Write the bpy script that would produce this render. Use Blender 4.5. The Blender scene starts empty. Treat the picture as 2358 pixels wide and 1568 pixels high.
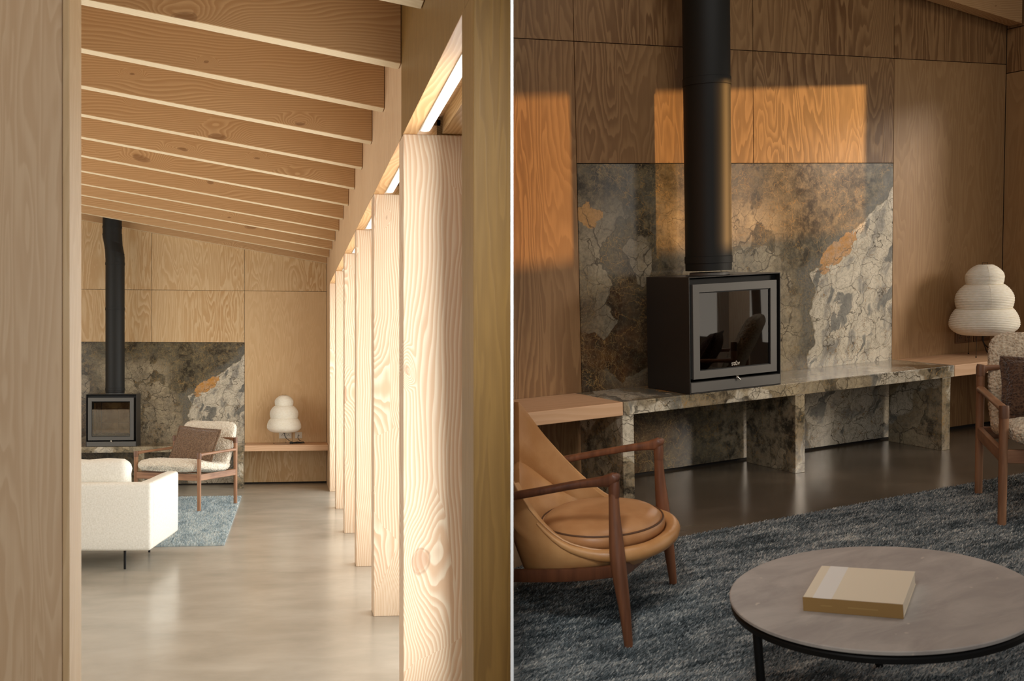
import bpy, bmesh, math, random
import numpy as np
from mathutils import Vector, Matrix, noise as mnoise

sc = bpy.context.scene
C = sc.collection
R_ = math.radians

# ------------------------------------------------------------------ camera, world, sun, exposure
EX = 2358.0
FPX, PX, PY = 2500.0, 1000.0, 852.0
camd = bpy.data.cameras.new('camera')
camd.sensor_width = 36.0
camd.lens = FPX / EX * 36.0
camd.shift_x = (1179.0 - PX) / EX
camd.shift_y = (PY - 784.0) / EX
camd.clip_start = 0.05
camd.dof.use_dof = True
camd.dof.focus_distance = 7.5
camd.dof.aperture_fstop = 9.0
cam = bpy.data.objects.new('camera', camd)
C.objects.link(cam)
cam.location = (0.0, -13.33, 1.379)
cam.rotation_euler = (R_(90), 0, -math.atan(339.0 / 2500.0))
sc.camera = cam

sc.view_settings.view_transform = 'Standard'
sc.view_settings.look = 'None'
sc.view_settings.gamma = 1.0
sc.view_settings.use_curve_mapping = False
sc.view_settings.exposure = 0.0

w = bpy.data.worlds.new('daylight')
w.use_nodes = True
w.node_tree.nodes['Background'].inputs[0].default_value = (0.92, 0.93, 0.95, 1)
w.node_tree.nodes['Background'].inputs[1].default_value = 0.38
sc.world = w

# the living room on the right stands turned and a little tipped against the passage room on the left
RM = Matrix(((0.953415772, -0.297131669, -0.052068579, 4.256874279),
             (0.290767295, 0.951160916, -0.103669145, -6.791073377),
             (0.080328983, 0.083699958, 0.993247991, 0.987136200),
             (0, 0, 0, 1)))
LM = Matrix.Identity(4)

def light_area(name, room, loc, direction, sx, sy, power, color, spread=180):
    d = bpy.data.lights.new(name, 'AREA')
    d.shape = 'RECTANGLE'; d.size = sx; d.size_y = sy
    d.energy = power; d.color = color; d.spread = R_(spread)
    o = bpy.data.objects.new(name, d); C.objects.link(o)
    q = Vector(direction).to_track_quat('-Z', 'Y')
    o.matrix_world = room @ Matrix.Translation(loc) @ q.to_matrix().to_4x4()
    return o

# low evening sun through the right room's side opening
SUN_AZ, SUN_EL = 27.0, 2.65
sd = bpy.data.lights.new('evening_sun', 'SUN')
sd.energy = 5.0; sd.angle = R_(0.9); sd.color = (1.0, 0.50, 0.14)
so = bpy.data.objects.new('evening_sun', sd); C.objects.link(so)
dv = Vector((-math.cos(R_(SUN_AZ)), math.sin(R_(SUN_AZ)), -math.tan(R_(SUN_EL))))
so.matrix_world = RM @ Matrix.Translation((4, -3, 4)) @ dv.to_track_quat('-Z', 'Y').to_matrix().to_4x4()

# daylight through the openings between the posts (left room)
BAYS = [(-9.92, -8.98), (-8.62, -7.42), (-7.06, -5.86), (-5.49, -4.29), (-3.9, -2.67), (-2.3, -1.1)]
DAY = (0.93, 0.97, 0.97)
for i, (a, b) in enumerate(BAYS):
    x = 0.665 if i == 0 else 0.84
    light_area('bay_daylight', LM, (x, (a + b) / 2, 1.2), (-1, 0, -0.02), b - a, 2.3, 34, DAY)
# added fill from the far left of the left room; the wall there is closed
light_area('side_fill', LM, (-4.45, -6.0, 1.6), (1, 0, 0.12), 9.0, 2.4, 170, DAY)
light_area('passage_fill', LM, (-0.15, -14.0, 1.5), (-0.05, 1, 0.0), 1.2, 1.8, 9, DAY, 110)  # added fill behind the camera, brightens the surfaces facing it
light_area('divider_fill', LM, (0.16, -12.05, 2.45), (0.33, 1.35, -0.85), 0.25, 0.25, 4.5, DAY, 70)  # added lamp above the view, only to brighten the white divider edge
# added overhead fill for the table of the right room, no opening above it
light_area('overhead_fill', RM, (-2.4, -2.6, 3.75), (0.05, 0.1, -1), 2.2, 1.4, 34, (1.0, 0.95, 0.88))
# daylight through the openings of the right room
for (a, b) in ((-2.0, -0.66), (-3.6, -2.25), (-5.2, -3.8)):
    light_area('opening_daylight', RM, (0.86, (a + b) / 2, 1.3), (-1, 0.05, -0.05), b - a, 1.9, 8, (1.0, 0.90, 0.76))

# bright evening sky around the sun, from the same side
gd = bpy.data.lights.new('sky_glow', 'SUN'); gd.energy = 1.75; gd.angle = R_(16); gd.color = (1.0, 0.86, 0.70)
go = bpy.data.objects.new('sky_glow', gd); C.objects.link(go)
gv = Vector((-math.cos(R_(44)), math.sin(R_(44)), -math.tan(R_(14))))
go.matrix_world = RM @ Matrix.Translation((4, -4, 5)) @ gv.to_track_quat('-Z', 'Y').to_matrix().to_4x4()

# ------------------------------------------------------------------ helpers
def lin(h):
    h = h.lstrip('#')
    v = [int(h[i:i + 2], 16) / 255 for i in (0, 2, 4)]
    return tuple((c / 12.92 if c <= 0.04045 else ((c + 0.055) / 1.055) ** 2.4) for c in v) + (1,)

class G:
    def __init__(s, name, rough=0.5, spec=0.5):
        s.m = bpy.data.materials.new(name); s.m.use_nodes = True
        s.t = s.m.node_tree; s.b = s.t.nodes['Principled BSDF']
        s.b.inputs['Roughness'].default_value = rough
        s.b.inputs['Specular IOR Level'].default_value = spec
    def n(s, typ, **kw):
        n = s.t.nodes.new(typ)
        for k, v in kw.items(): setattr(n, k, v)
        return n
    def put(s, sock, v):
        if isinstance(v, bpy.types.NodeSocket): s.t.links.new(v, sock)
        elif v is not None: sock.default_value = v
    def obj(s, rand=0.0):
        o = s.n('ShaderNodeTexCoord').outputs['Object']
        if rand:
            r = s.n('ShaderNodeObjectInfo').outputs['Random']
            o = s.vm('ADD', o, s.vm('SCALE', s.comb(r, s.math('MULTIPLY', r, 1.7), s.math('MULTIPLY', r, 2.3)), scale=rand))
        return o
    def comb(s, x=0.0, y=0.0, z=0.0):
        n = s.n('ShaderNodeCombineXYZ')
        for i, v in enumerate((x, y, z)): s.put(n.inputs[i], v)
        return n.outputs[0]
    def sep(s, v):
        n = s.n('ShaderNodeSeparateXYZ'); s.put(n.inputs[0], v); return n.outputs
    def vm(s, op, a, b=None, scale=None):
        n = s.n('ShaderNodeVectorMath', operation=op); s.put(n.inputs[0], a)
        if b is not None: s.put(n.inputs[1], b)
        if scale is not None: s.put(n.inputs['Scale'], scale)
        return n.outputs['Value'] if op in ('LENGTH', 'DISTANCE', 'DOT_PRODUCT') else n.outputs[0]
    def mul(s, v, k): return s.vm('MULTIPLY', v, k)
    def math(s, op, a, b=None, c=None, clamp=False):
        n = s.n('ShaderNodeMath', operation=op, use_clamp=clamp)
        for i, v in enumerate((a, b, c)):
            if v is not None: s.put(n.inputs[i], v)
        return n.outputs[0]
    def noise(s, v, scale=1.0, detail=2.0, rough=0.5, dist=0.0, col=False):
        n = s.n('ShaderNodeTexNoise'); s.put(n.inputs['Vector'], v)
        for k, x in (('Scale', scale), ('Detail', detail), ('Roughness', rough), ('Distortion', dist)): s.put(n.inputs[k], x)
        return n.outputs['Color' if col else 'Fac']
    def vor(s, v, scale=1.0, feature='F1', out='Distance', rnd=1.0):
        n = s.n('ShaderNodeTexVoronoi', feature=feature); s.put(n.inputs['Vector'], v)
        n.inputs['Scale'].default_value = scale; n.inputs['Randomness'].default_value = rnd
        return n.outputs[out]
    def smooth(s, v, lo, hi, a=0.0, b=1.0):
        n = s.n('ShaderNodeMapRange', interpolation_type='SMOOTHSTEP'); s.put(n.inputs[0], v)
        for i, x in enumerate((lo, hi, a, b)): n.inputs[i + 1].default_value = x
        return n.outputs[0]
    def lerp(s, v, lo, hi, a=0.0, b=1.0):
        n = s.n('ShaderNodeMapRange'); s.put(n.inputs[0], v)
        for i, x in enumerate((lo, hi, a, b)): n.inputs[i + 1].default_value = x
        return n.outputs[0]
    def ramp(s, f, stops):
        n = s.n('ShaderNodeValToRGB'); s.put(n.inputs[0], f); e = n.color_ramp.elements
        while len(e) < len(stops): e.new(0.5)
        for i, (p, c) in enumerate(stops):
            e[i].position = p; e[i].color = lin(c) if isinstance(c, str) else c
        return n.outputs[0]
    def mix(s, f, a, b, mode='MIX'):
        n = s.n('ShaderNodeMix', data_type='RGBA', blend_type=mode)
        s.put(n.inputs[0], f)
        s.put(n.inputs[6], lin(a) if isinstance(a, str) else a); s.put(n.inputs[7], lin(b) if isinstance(b, str) else b)
        return n.outputs[2]
    def bump(s, h, strength=0.3, dist=0.01):
        n = s.n('ShaderNodeBump'); s.put(n.inputs['Height'], h)
        n.inputs['Strength'].default_value = strength; n.inputs['Distance'].default_value = dist
        s.t.links.new(n.outputs[0], s.b.inputs['Normal'])
    def color(s, c): s.put(s.b.inputs['Base Color'], lin(c) if isinstance(c, str) else c)
    def rough(s, v): s.put(s.b.inputs['Roughness'], v)

def plain(name, c, rough=0.5, metal=0.0, spec=0.5):
    g = G(name, rough, spec); g.color(c); g.b.inputs['Metallic'].default_value = metal
    return g.m

def saw(g, f):
    # soft-edged growth-ring profile: slow rise, quick fall
    fr = g.math('FRACT', f)
    return g.math('MULTIPLY', g.smooth(fr, 0.0, 0.72), g.smooth(fr, 1.0, 0.86))

def plywood(name, light, dark, rings=21.0, sx=4.2, sz=0.62, rough=0.45, contrast=1.0):
    g = G(name, rough, 0.35)
    o = g.obj(40.0); x, y, z = g.sep(o)
    h = g.math('ADD', x, y)
    p = g.comb(g.math('MULTIPLY', h, sx), g.math('MULTIPLY', z, sz), g.math('MULTIPLY', y, 0.3))
    n = g.noise(p, 1.0, 2.6, 0.48, 0.55)
    n2 = g.noise(g.comb(g.math('MULTIPLY', h, 13.0), g.math('MULTIPLY', z, 1.3), 3.0), 1.0, 2.0, 0.5)
    n3 = g.noise(g.comb(g.math('MULTIPLY', h, 30.0), g.math('MULTIPLY', z, 7.0), 5.0), 1.0, 2.0, 0.55)
    fld = g.math('ADD', n, g.math('ADD', g.math('MULTIPLY', n2, 0.09), g.math('MULTIPLY', n3, 0.035)))
    s_ = saw(g, g.math('MULTIPLY', fld, rings))
    fine = g.noise(g.comb(g.math('MULTIPLY', h, 260.0), g.math('MULTIPLY', z, 7.0), y), 1.0, 2.0, 0.6)
    big = g.noise(g.comb(g.math('MULTIPLY', h, 1.6), g.math('MULTIPLY', z, 0.35), 7.0), 1.0, 1.0)
    amt = g.math('MULTIPLY', s_, g.lerp(big, 0.3, 0.7, 0.35 * contrast, 1.0 * contrast), clamp=True)
    c = g.mix(amt, light, dark)
    c = g.mix(g.lerp(fine, 0.25, 0.75, 0.0, 0.22), c, dark)
    g.color(c); g.bump(g.math('ADD', amt, g.math('MULTIPLY', fine, 0.6)), 0.10, 0.002)
    g.rough(g.lerp(fine, 0.3, 0.7, rough - 0.06, rough + 0.08))
    return g.m

def lumber(name, light, dark, knotc, axis='Z', rings=55.0, knots=True, rough=0.5, knotscale=1.25, along=0.35, contrast=1.0, ksize=1.0):
    g = G(name, rough, 0.35)
    o = g.obj(60.0); x, y, z = g.sep(o)
    if axis == 'Z': L, a, b = z, x, y
    elif axis == 'X': L, a, b = x, z, y
    else: L, a, b = y, z, x
    wv = g.noise(g.comb(g.math('MULTIPLY', a, 2.0), g.math('MULTIPLY', b, 2.0), g.math('MULTIPLY', L, along * 2)), 1.0, 2.0, 0.5, 0.2)
    wv2 = g.noise(g.comb(g.math('MULTIPLY', a, 9.0), g.math('MULTIPLY', b, 9.0), g.math('MULTIPLY', L, along * 5)), 1.0, 2.0, 0.5)
    fld = g.math('ADD', g.math('ADD', a, g.math('MULTIPLY', b, 0.6)), g.math('ADD', g.math('MULTIPLY', wv, 0.30), g.math('MULTIPLY', wv2, 0.045)))
    if knots:
        kv = g.comb(g.math('MULTIPLY', a, 4.2), g.math('MULTIPLY', b, 0.25), g.math('MULTIPLY', L, 2.0))
        kw = g.noise(g.comb(g.math('MULTIPLY', a, 6.0), g.math('MULTIPLY', L, 3.5), b), 1.0, 2.0, 0.45, col=True)
        kd2 = g.vm('ADD', g.vm('SCALE', kw, scale=0.34), g.comb(g.math('MULTIPLY', a, 4.2), g.math('ADD', g.math('MULTIPLY', L, 2.0), g.math('MULTIPLY', b, 0.6)), 0.0))
        kn = g.n('ShaderNodeTexVoronoi', voronoi_dimensions='2D'); g.put(kn.inputs['Vector'], kd2); kn.inputs['Scale'].default_value = knotscale
        kr = g.sep(kn.outputs['Color'])[0]
        kd = g.math('DIVIDE', kn.outputs['Distance'], g.smooth(kr, 0.25, 1.0, 0.10 * ksize, 1.7 * ksize))
        bumpk = g.smooth(kd, 0.50, 0.0)
        fld = g.math('ADD', fld, g.math('MULTIPLY', bumpk, 0.13))
        core = g.smooth(g.math('ADD', kd, g.math('MULTIPLY', g.noise(kv, 14.0, 2.0), 0.05)), 0.125, 0.08)
        ring = g.smooth(g.math('ABSOLUTE', g.math('SUBTRACT', kd, 0.085)), 0.014, 0.002)
    s_ = saw(g, g.math('MULTIPLY', fld, rings))
    fine = g.noise(g.comb(g.math('MULTIPLY', a, 300.0), g.math('MULTIPLY', b, 300.0), g.math('MULTIPLY', L, 6.0)), 1.0, 2.0, 0.6)
    c = g.mix(g.math('MULTIPLY', s_, 0.75 * contrast, clamp=True), light, dark)
    c = g.mix(g.lerp(fine, 0.3, 0.75, 0.0, 0.22), c, dark)
    big = g.noise(g.comb(g.math('MULTIPLY', a, 3.0), g.math('MULTIPLY', b, 3.0), g.math('MULTIPLY', L, 0.6)), 1.0, 1.0)
    c = g.mix(g.lerp(big, 0.35, 0.75, 0.0, 0.25), c, dark)
    if knots:
        c = g.mix(g.math('MULTIPLY', core, 0.6), c, knotc)
        c = g.mix(g.math('MULTIPLY', ring, 0.30), c, '#7b573d')
    g.color(c); g.bump(g.math('ADD', s_, g.math('MULTIPLY', fine, 0.6)), 0.08, 0.002)
    return g.m

def stone(name, field=True, shift=(0, 0, 0)):
    """polished slab: dark web at left and top, tawny breccia in the middle, pale cracked field at lower right"""
    g = G(name, 0.16, 0.5)
    o = g.vm('ADD', g.obj(), shift); x, y, z = g.sep(o)
    wc = g.noise(o, 2.2, 4.0, 0.6, col=True)
    wcf = g.noise(o, 9.0, 3.0, 0.6, col=True)
    wp = g.vm('ADD', o, g.vm('SCALE', g.vm('SUBTRACT', wc, (0.5, 0.5, 0.5)), scale=0.30))
    wp2 = g.vm('ADD', wp, g.vm('SCALE', g.vm('SUBTRACT', wcf, (0.5, 0.5, 0.5)), scale=0.07))
    X, Y, Z = g.sep(wp2)
    # pale field mask
    ln = g.math('SUBTRACT', g.math('ADD', g.math('MULTIPLY', X, 0.74), 1.93), Z)          # z below the diagonal
    ed = g.math('ADD', X, 1.17)
    pale = g.math('MINIMUM', g.math('MULTIPLY', ln, 1.0), ed)
    pm = g.smooth(pale, -0.004, 0.012)
    if not field: pm = g.smooth(g.noise(wp, 2.6, 3.0), 0.565, 0.595)
    # angular fragments
    frag = g.vor(wp2, 4.3, out='Color'); fr = g.sep(frag)[0]
    fedge = g.vor(wp2, 4.3, 'DISTANCE_TO_EDGE')
    midm = g.smooth(g.math('ABSOLUTE', g.math('ADD', X, g.math('ADD', 1.45, g.math('MULTIPLY', Z, 0.28)))), 0.56, 0.22)
    leftm = g.smooth(g.math('ABSOLUTE', g.math('ADD', X, g.math('ADD', 2.25, g.math('MULTIPLY', Z, 0.25)))), 0.36, 0.10)
    if not field: midm = 0.9
    fm = g.math('MULTIPLY', g.smooth(fr, 0.40 if field else 0.50, 0.44 if field else 0.54), g.math('MAXIMUM', midm, leftm))
    if field:
        fm = g.math('MULTIPLY', fm, g.smooth(z, 1.62, 1.35))
        fm = g.math('MULTIPLY', fm, g.smooth(z, 0.35, 0.75))
        en = g.lerp(g.noise(o, 11.0, 3.0, 0.6), 0.3, 0.7, -0.45, 0.45)
        for (ex, ez, er, es) in ((-1.66, 1.30, 0.045, 0.085), (-1.56, 1.16, 0.12, 0.075), (-1.72, 1.12, 0.07, 0.10), (-1.40, 1.02, 0.075, 0.06), (-2.38, 1.17, 0.06, 0.12), (-1.60, 0.86, 0.10, 0.09)):
            dd = g.math('ADD', g.math('POWER', g.math('ABSOLUTE', g.math('DIVIDE', g.math('SUBTRACT', x, ex), er)), 2.0), g.math('POWER', g.math('ABSOLUTE', g.math('DIVIDE', g.math('SUBTRACT', z, ez), es)), 2.0))
            fm = g.math('MAXIMUM', fm, g.smooth(g.math('ADD', dd, en), 1.0, 0.92))
    # ground colours
    n1 = g.noise(wp, 3.0, 5.0, 0.65)
    n2 = g.noise(o, 16.0, 5.0, 0.7)
    n3 = g.noise(wp, 7.0, 4.0, 0.6)
    dk = g.ramp(n1, [(0.30, '#211e1a'), (0.44, '#453e32'), (0.56, '#676151'), (0.72, '#34312a')])
    dk = g.mix(g.smooth(n2, 0.42, 0.68), dk, '#7a6d52')
    rust_shade = g.math('MULTIPLY', g.smooth(x, -1.95, -2.6), g.smooth(z, 1.35, 0.75))  # rust tone, with the stove's shadow darkened into the same colour
    dk = g.mix(g.math('MULTIPLY', rust_shade, 0.75), dk, g.ramp(n3, [(0.35, '#20150c'), (0.6, '#5c3815'), (0.75, '#7d5523')]))
    tan = g.ramp(g.noise(wp, 9.0, 5.0, 0.65), [(0.3, '#7d7463'), (0.5, '#a89a80'), (0.7, '#c6b696')])
    midt = g.math('MULTIPLY', midm, g.smooth(z, 1.45, 0.75))
    dk = g.mix(g.math('MULTIPLY', midt, g.smooth(n2, 0.36, 0.62)), dk, '#a4947a')
    if field: tan = g.mix(g.math('MULTIPLY', leftm, 0.55), tan, '#6f6654')  # left fragments darkened: the shade on them is put into the colour
    c = g.mix(fm, dk, tan)
    streak = g.noise(g.comb(g.math('ADD', g.math('MULTIPLY', X, 5.0), g.math('MULTIPLY', Z, -2.2)), Y, g.math('ADD', g.math('MULTIPLY', Z, 1.6), g.math('MULTIPLY', X, 1.2))), 2.2, 4.0, 0.6)
    pal = g.ramp(streak, [(0.26, '#5d5d58'), (0.38, '#99948a'), (0.48, '#cdc3ae'), (0.72, '#e0d6c2')])
    pal = g.mix(g.smooth(n2, 0.5, 0.75), pal, '#a39a86')
    c = g.mix(pm, c, pal)
    # grey seam along the diagonal and the ochre patch on it
    band = g.math('MULTIPLY', g.smooth(pale, -0.13, -0.06), g.smooth(pale, 0.0, -0.012))
    c = g.mix(g.math('MULTIPLY', band, g.lerp(n1, 0.35, 0.6, 0.4, 0.95)), c, '#6c6a62')
    bx = g.math('ADD', x, 0.98); bz = g.math('SUBTRACT', z, 1.175)
    u = g.math('ADD', g.math('MULTIPLY', bx, 0.80), g.math('MULTIPLY', bz, 0.60)); v = g.math('SUBTRACT', g.math('MULTIPLY', bz, 0.80), g.math('MULTIPLY', bx, 0.60))
    bd = g.math('ADD', g.math('MULTIPLY', g.math('POWER', g.math('ABSOLUTE', g.math('DIVIDE', u, 0.19)), 2.0), 1.0), g.math('POWER', g.math('ABSOLUTE', g.math('DIVIDE', v, 0.062)), 2.0))
    bd = g.math('ADD', bd, g.lerp(g.noise(o, 14.0, 3.0), 0.3, 0.7, -0.7, 0.7))
    c = g.mix(g.smooth(bd, 1.0, 0.9), c, g.mix(g.smooth(n2, 0.4, 0.65), '#c98f45', '#c7a079'))
    bx2 = g.math('ADD', x, 2.72); bz2 = g.math('SUBTRACT', z, 1.44)
    bd2 = g.math('ADD', g.math('POWER', g.math('ABSOLUTE', g.math('DIVIDE', bx2, 0.085)), 2.0), g.math('POWER', g.math('ABSOLUTE', g.math('DIVIDE', bz2, 0.06)), 2.0))
    bd2 = g.math('ADD', bd2, g.lerp(g.noise(o, 14.0, 3.0), 0.3, 0.7, -0.7, 0.7))
    c = g.mix(g.smooth(bd2, 1.0, 0.85), c, '#b98d55')
    # fine mottling, then the vein nets
    n4 = g.noise(o, 55.0, 4.0, 0.7)
    c = g.mix(g.lerp(n4, 0.46, 0.74, 0.0, 0.42), c, g.mix(pm, '#26221c', '#8c8474'))
    c = g.mix(g.lerp(n4, 0.46, 0.28, 0.0, 0.25), c, g.mix(pm, '#a89a80', '#efe6d2'))
    wp3 = g.vm('ADD', wp2, g.vm('SCALE', g.vm('SUBTRACT', g.noise(o, 26.0, 3.0, 0.6, col=True), (0.5, 0.5, 0.5)), scale=0.05))
    def veins(p, sc_, wd): return g.smooth(g.vor(p, sc_, 'DISTANCE_TO_EDGE'), wd, wd * 0.2)
    vn = g.noise(o, 4.0, 2.0); vn2 = g.noise(o, 3.1, 3.0, 0.6, 0.3)
    st = g.vm('MULTIPLY', wp3, (1.0, 1.0, 0.62))
    nots = g.math('SUBTRACT', 1.0, fm)
    v1 = g.math('MULTIPLY', veins(wp3, 12.0, 0.020), g.smooth(vn, 0.38, 0.55))
    v2 = g.math('MULTIPLY', veins(st, 26.0, 0.036), g.smooth(vn2, 0.40, 0.58))
    v3 = g.math('MULTIPLY', veins(wp3, 48.0, 0.05), g.smooth(vn2, 0.46, 0.62))
    c = g.mix(g.math('MULTIPLY', v3, 0.40), c, g.mix(pm, '#857558', '#8a7a5c'))
    c = g.mix(g.math('MULTIPLY', v2, 0.58), c, g.mix(pm, '#a0875e', '#6f624c'))
    c = g.mix(g.math('MULTIPLY', v1, g.math('MULTIPLY', 0.75, nots)), c, g.mix(pm, '#a5834f', '#8d6a38'))
    dkv = g.math('MULTIPLY', veins(wp2, 7.0, 0.016), g.math('MAXIMUM', pm, fm))
    c = g.mix(g.math('MULTIPLY', dkv, 0.85), c, '#463c2c')
    dkv2 = g.math('MULTIPLY', veins(wp3, 19.0, 0.022), g.math('MAXIMUM', pm, fm))
    c = g.mix(g.math('MULTIPLY', dkv2, 0.55), c, '#5a4f3e')
    blot = g.math('MULTIPLY', pm, g.smooth(g.noise(g.comb(g.math('ADD', g.math('MULTIPLY', X, 4.0), g.math('MULTIPLY', Z, -3.0)), Y, g.math('ADD', g.math('MULTIPLY', Z, 1.5), X)), 1.5, 3.0, 0.55), 0.59, 0.63))
    c = g.mix(g.math('MULTIPLY', blot, 0.8), c, g.mix(g.smooth(n2, 0.4, 0.6), '#4d4f4d', '#6d6d68'))
    crk = g.math('MULTIPLY', g.smooth(fedge, 0.022, 0.006), fm)
    c = g.mix(g.math('MULTIPLY', crk, 0.7), c, '#39332a')
    g.color(c)
    g.rough(g.lerp(n2, 0.3, 0.7, 0.11, 0.20))
    return g.m

def concrete(name, a, b, c_):
    g = G(name, 0.3, 0.5)
    o = g.obj(); x, y, z = g.sep(o)
    n1 = g.noise(g.comb(x, g.math('MULTIPLY', y, 1.3), 0.43), 0.55, 0.0, 0.5)
    n2 = g.noise(g.comb(g.math('MULTIPLY', x, 1.6), g.math('MULTIPLY', y, 3.0), 2.31), 1.2, 4.0, 0.6)
    n3 = g.noise(g.comb(x, g.math('MULTIPLY', y, 1.5), 5.13), 2.2, 4.0, 0.55, 0.3)
    c = g.mix(g.smooth(g.math('ADD', g.math('MULTIPLY', n1, 0.4), g.math('MULTIPLY', n3, 0.6)), 0.30, 0.70), a, c_)
    c = g.mix(g.math('MULTIPLY', g.smooth(n2, 0.50, 0.75), 0.35), c, b)
    g.color(c)
    # kept under one gloss class all over, polished and slightly clouded
    g.rough(g.lerp(n2, 0.25, 0.75, 0.19, 0.265))
    return g.m

def rugmat(name, cols, streak_axis='X', island=False):
    g = G(name, 0.95, 0.1)
    o = g.obj(); x, y, z = g.sep(o)
    L, a = (x, y) if streak_axis == 'X' else (y, x)
    p = g.comb(g.math('MULTIPLY', L, 7.0), g.math('MULTIPLY', a, 60.0), 0.0)
    n1 = g.noise(p, 1.0, 3.0, 0.6)
    p2 = g.comb(g.math('MULTIPLY', L, 2.2), g.math('MULTIPLY', a, 9.0), 4.0)
    n2 = g.noise(p2, 1.0, 3.0, 0.6)
    f = g.math('ADD', g.math('MULTIPLY', n1, 0.55), g.math('MULTIPLY', n2, 0.45))
    if island:
        r = g.n('ShaderNodeNewGeometry').outputs['Random Per Island']
        f = g.math('ADD', f, g.lerp(r, 0.0, 1.0, -0.12, 0.12))
    c = g.ramp(f, [(0.33, cols[0]), (0.45, cols[1]), (0.55, cols[2]), (0.68, cols[3])])
    g.color(c)
    if not island: g.bump(n1, 0.6, 0.01)
    return g.m

def boucle(name, a, b, sc_=85.0):
    g = G(name, 0.95, 0.15)
    o = g.obj()
    v = g.vor(g.vm('ADD', o, g.vm('SCALE', g.noise(o, 30.0, 2.0, col=True), scale=0.02)), sc_)
    n = g.noise(o, 45.0, 3.0, 0.6)
    g.color(g.mix(g.smooth(g.math('ADD', v, g.math('MULTIPLY', n, 0.3)), 0.25, 0.85), a, b))
    g.bump(g.math('ADD', g.math('MULTIPLY', v, -1.0), n), 0.9, 0.008)
    g.b.inputs['Sheen Weight'].default_value = 0.25
    return g.m

def weave(name, a, b):
    g = G(name, 0.9, 0.15)
    o = g.obj(); x, y, z = g.sep(o)
    n = g.noise(g.mul(o, (1.0, 1.0, 0.25)), 220.0, 2.0, 0.6)
    n2 = g.noise(g.mul(o, (0.25, 0.25, 1.0)), 240.0, 2.0, 0.6)
    f = g.math('MULTIPLY', g.math('ADD', n, n2), 0.5)
    g.color(g.mix(g.smooth(f, 0.35, 0.65), a, b)); g.bump(f, 0.35, 0.003)
    return g.m

def leather(name, a, b):
    g = G(name, 0.42, 0.45)
    o = g.obj()
    n = g.noise(o, 5.0, 4.0, 0.6); f = g.noise(o, 160.0, 2.0, 0.6); v = g.vor(o, 260.0)
    c = g.mix(g.smooth(n, 0.3, 0.7), a, b)
    g.color(c); g.bump(g.math('ADD', v, f), 0.12, 0.001)
    g.rough(g.lerp(n, 0.3, 0.7, 0.36, 0.5))
    return g.m

def walnut(name, a, b, axis='Z'):
    g = G(name, 0.42, 0.4)
    o = g.obj(9.0); x, y, z = g.sep(o)
    k3 = {'X': (3.0, 38.0, 38.0), 'Y': (38.0, 3.0, 38.0), 'Z': (38.0, 38.0, 3.0)}[axis]
    n = g.noise(g.mul(o, k3), 1.0, 3.0, 0.6)
    n2 = g.noise(g.mul(o, (6.0, 6.0, 2.0)), 1.0, 2.0)
    g.color(g.mix(g.smooth(g.math('ADD', g.math('MULTIPLY', n, 0.7), g.math('MULTIPLY', n2, 0.3)), 0.3, 0.68), a, b))
    g.bump(n, 0.05, 0.001)
    return g.m

# ------------------------------------------------------------------ mesh helpers
def mesh_obj(name, bm, mat, parent=None, smooth=False, room=None, loc=None, rotz=0.0, auto=None):
    me = bpy.data.meshes.new(name)
    bmesh.ops.recalc_face_normals(bm, faces=bm.faces[:])
    bm.to_mesh(me); bm.free()
    if mat is not None: me.materials.append(mat)
    if smooth:
        for p in me.polygons: p.use_smooth = True
        if auto is not None:
            try: me.set_sharp_from_angle(angle=R_(auto))
            except Exception: pass
    o = bpy.data.objects.new(name, me); C.objects.link(o)
    if parent is not None: o.parent = parent
    elif room is not None:
        m = room
        if loc is not None: m = m @ Matrix.Translation(loc) @ Matrix.Rotation(rotz, 4, 'Z')
        o.matrix_world = m
    return o

def tag(o, label=None, cat=None, group=None, kind=None):
    if label: o['label'] = label
    if cat: o['category'] = cat
    if group: o['group'] = group
    if kind: o['kind'] = kind
    return o

def thing(name, room, loc, rotz, label, cat, group=None):
    o = bpy.data.objects.new(name, None); C.objects.link(o)
    o.empty_display_size = 0.1
    o.matrix_world = room @ Matrix.Translation(loc) @ Matrix.Rotation(rotz, 4, 'Z')
    return tag(o, label, cat, group)

def structure(name, bm, mat, room, parent=None, smooth=False):
    o = mesh_obj(name, bm, mat, parent=parent, room=room, smooth=smooth)
    if parent is None: o['kind'] = 'structure'
    return o

def box(bm, x0, x1, y0, y1, z0, z1, bev=0.0, seg=2):
    vs = [bm.verts.new(p) for p in ((x0, y0, z0), (x1, y0, z0), (x1, y1, z0), (x0, y1, z0), (x0, y0, z1), (x1, y0, z1), (x1, y1, z1), (x0, y1, z1))]
    fs = [bm.faces.new([vs[i] for i in q]) for q in ((3, 2, 1, 0), (4, 5, 6, 7), (0, 1, 5, 4), (1, 2, 6, 5), (2, 3, 7, 6), (3, 0, 4, 7))]
    if bev > 0:
        es = list({e for f in fs for e in f.edges})
        bmesh.ops.bevel(bm, geom=es, offset=bev, segments=seg, affect='EDGES', profile=0.5)
    return bm

def BX(*a, **k): return box(bmesh.new(), *a, **k)

def poly_prism(bm, pts, axis, a, b):
    """extrude a polygon given in the two other axes along axis from a to b"""
    def P(u, v, w):
        return {'X': (w, u, v), 'Y': (u, w, v), 'Z': (u, v, w)}[axis]
    lo = [bm.verts.new(P(u, v, a)) for u, v in pts]; hi = [bm.verts.new(P(u, v, b)) for u, v in pts]
    bm.faces.new(lo); bm.faces.new(hi[::-1]); n = len(pts)
    for i in range(n): bm.faces.new((lo[i], lo[(i + 1) % n], hi[(i + 1) % n], hi[i]))
    return bm

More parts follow.
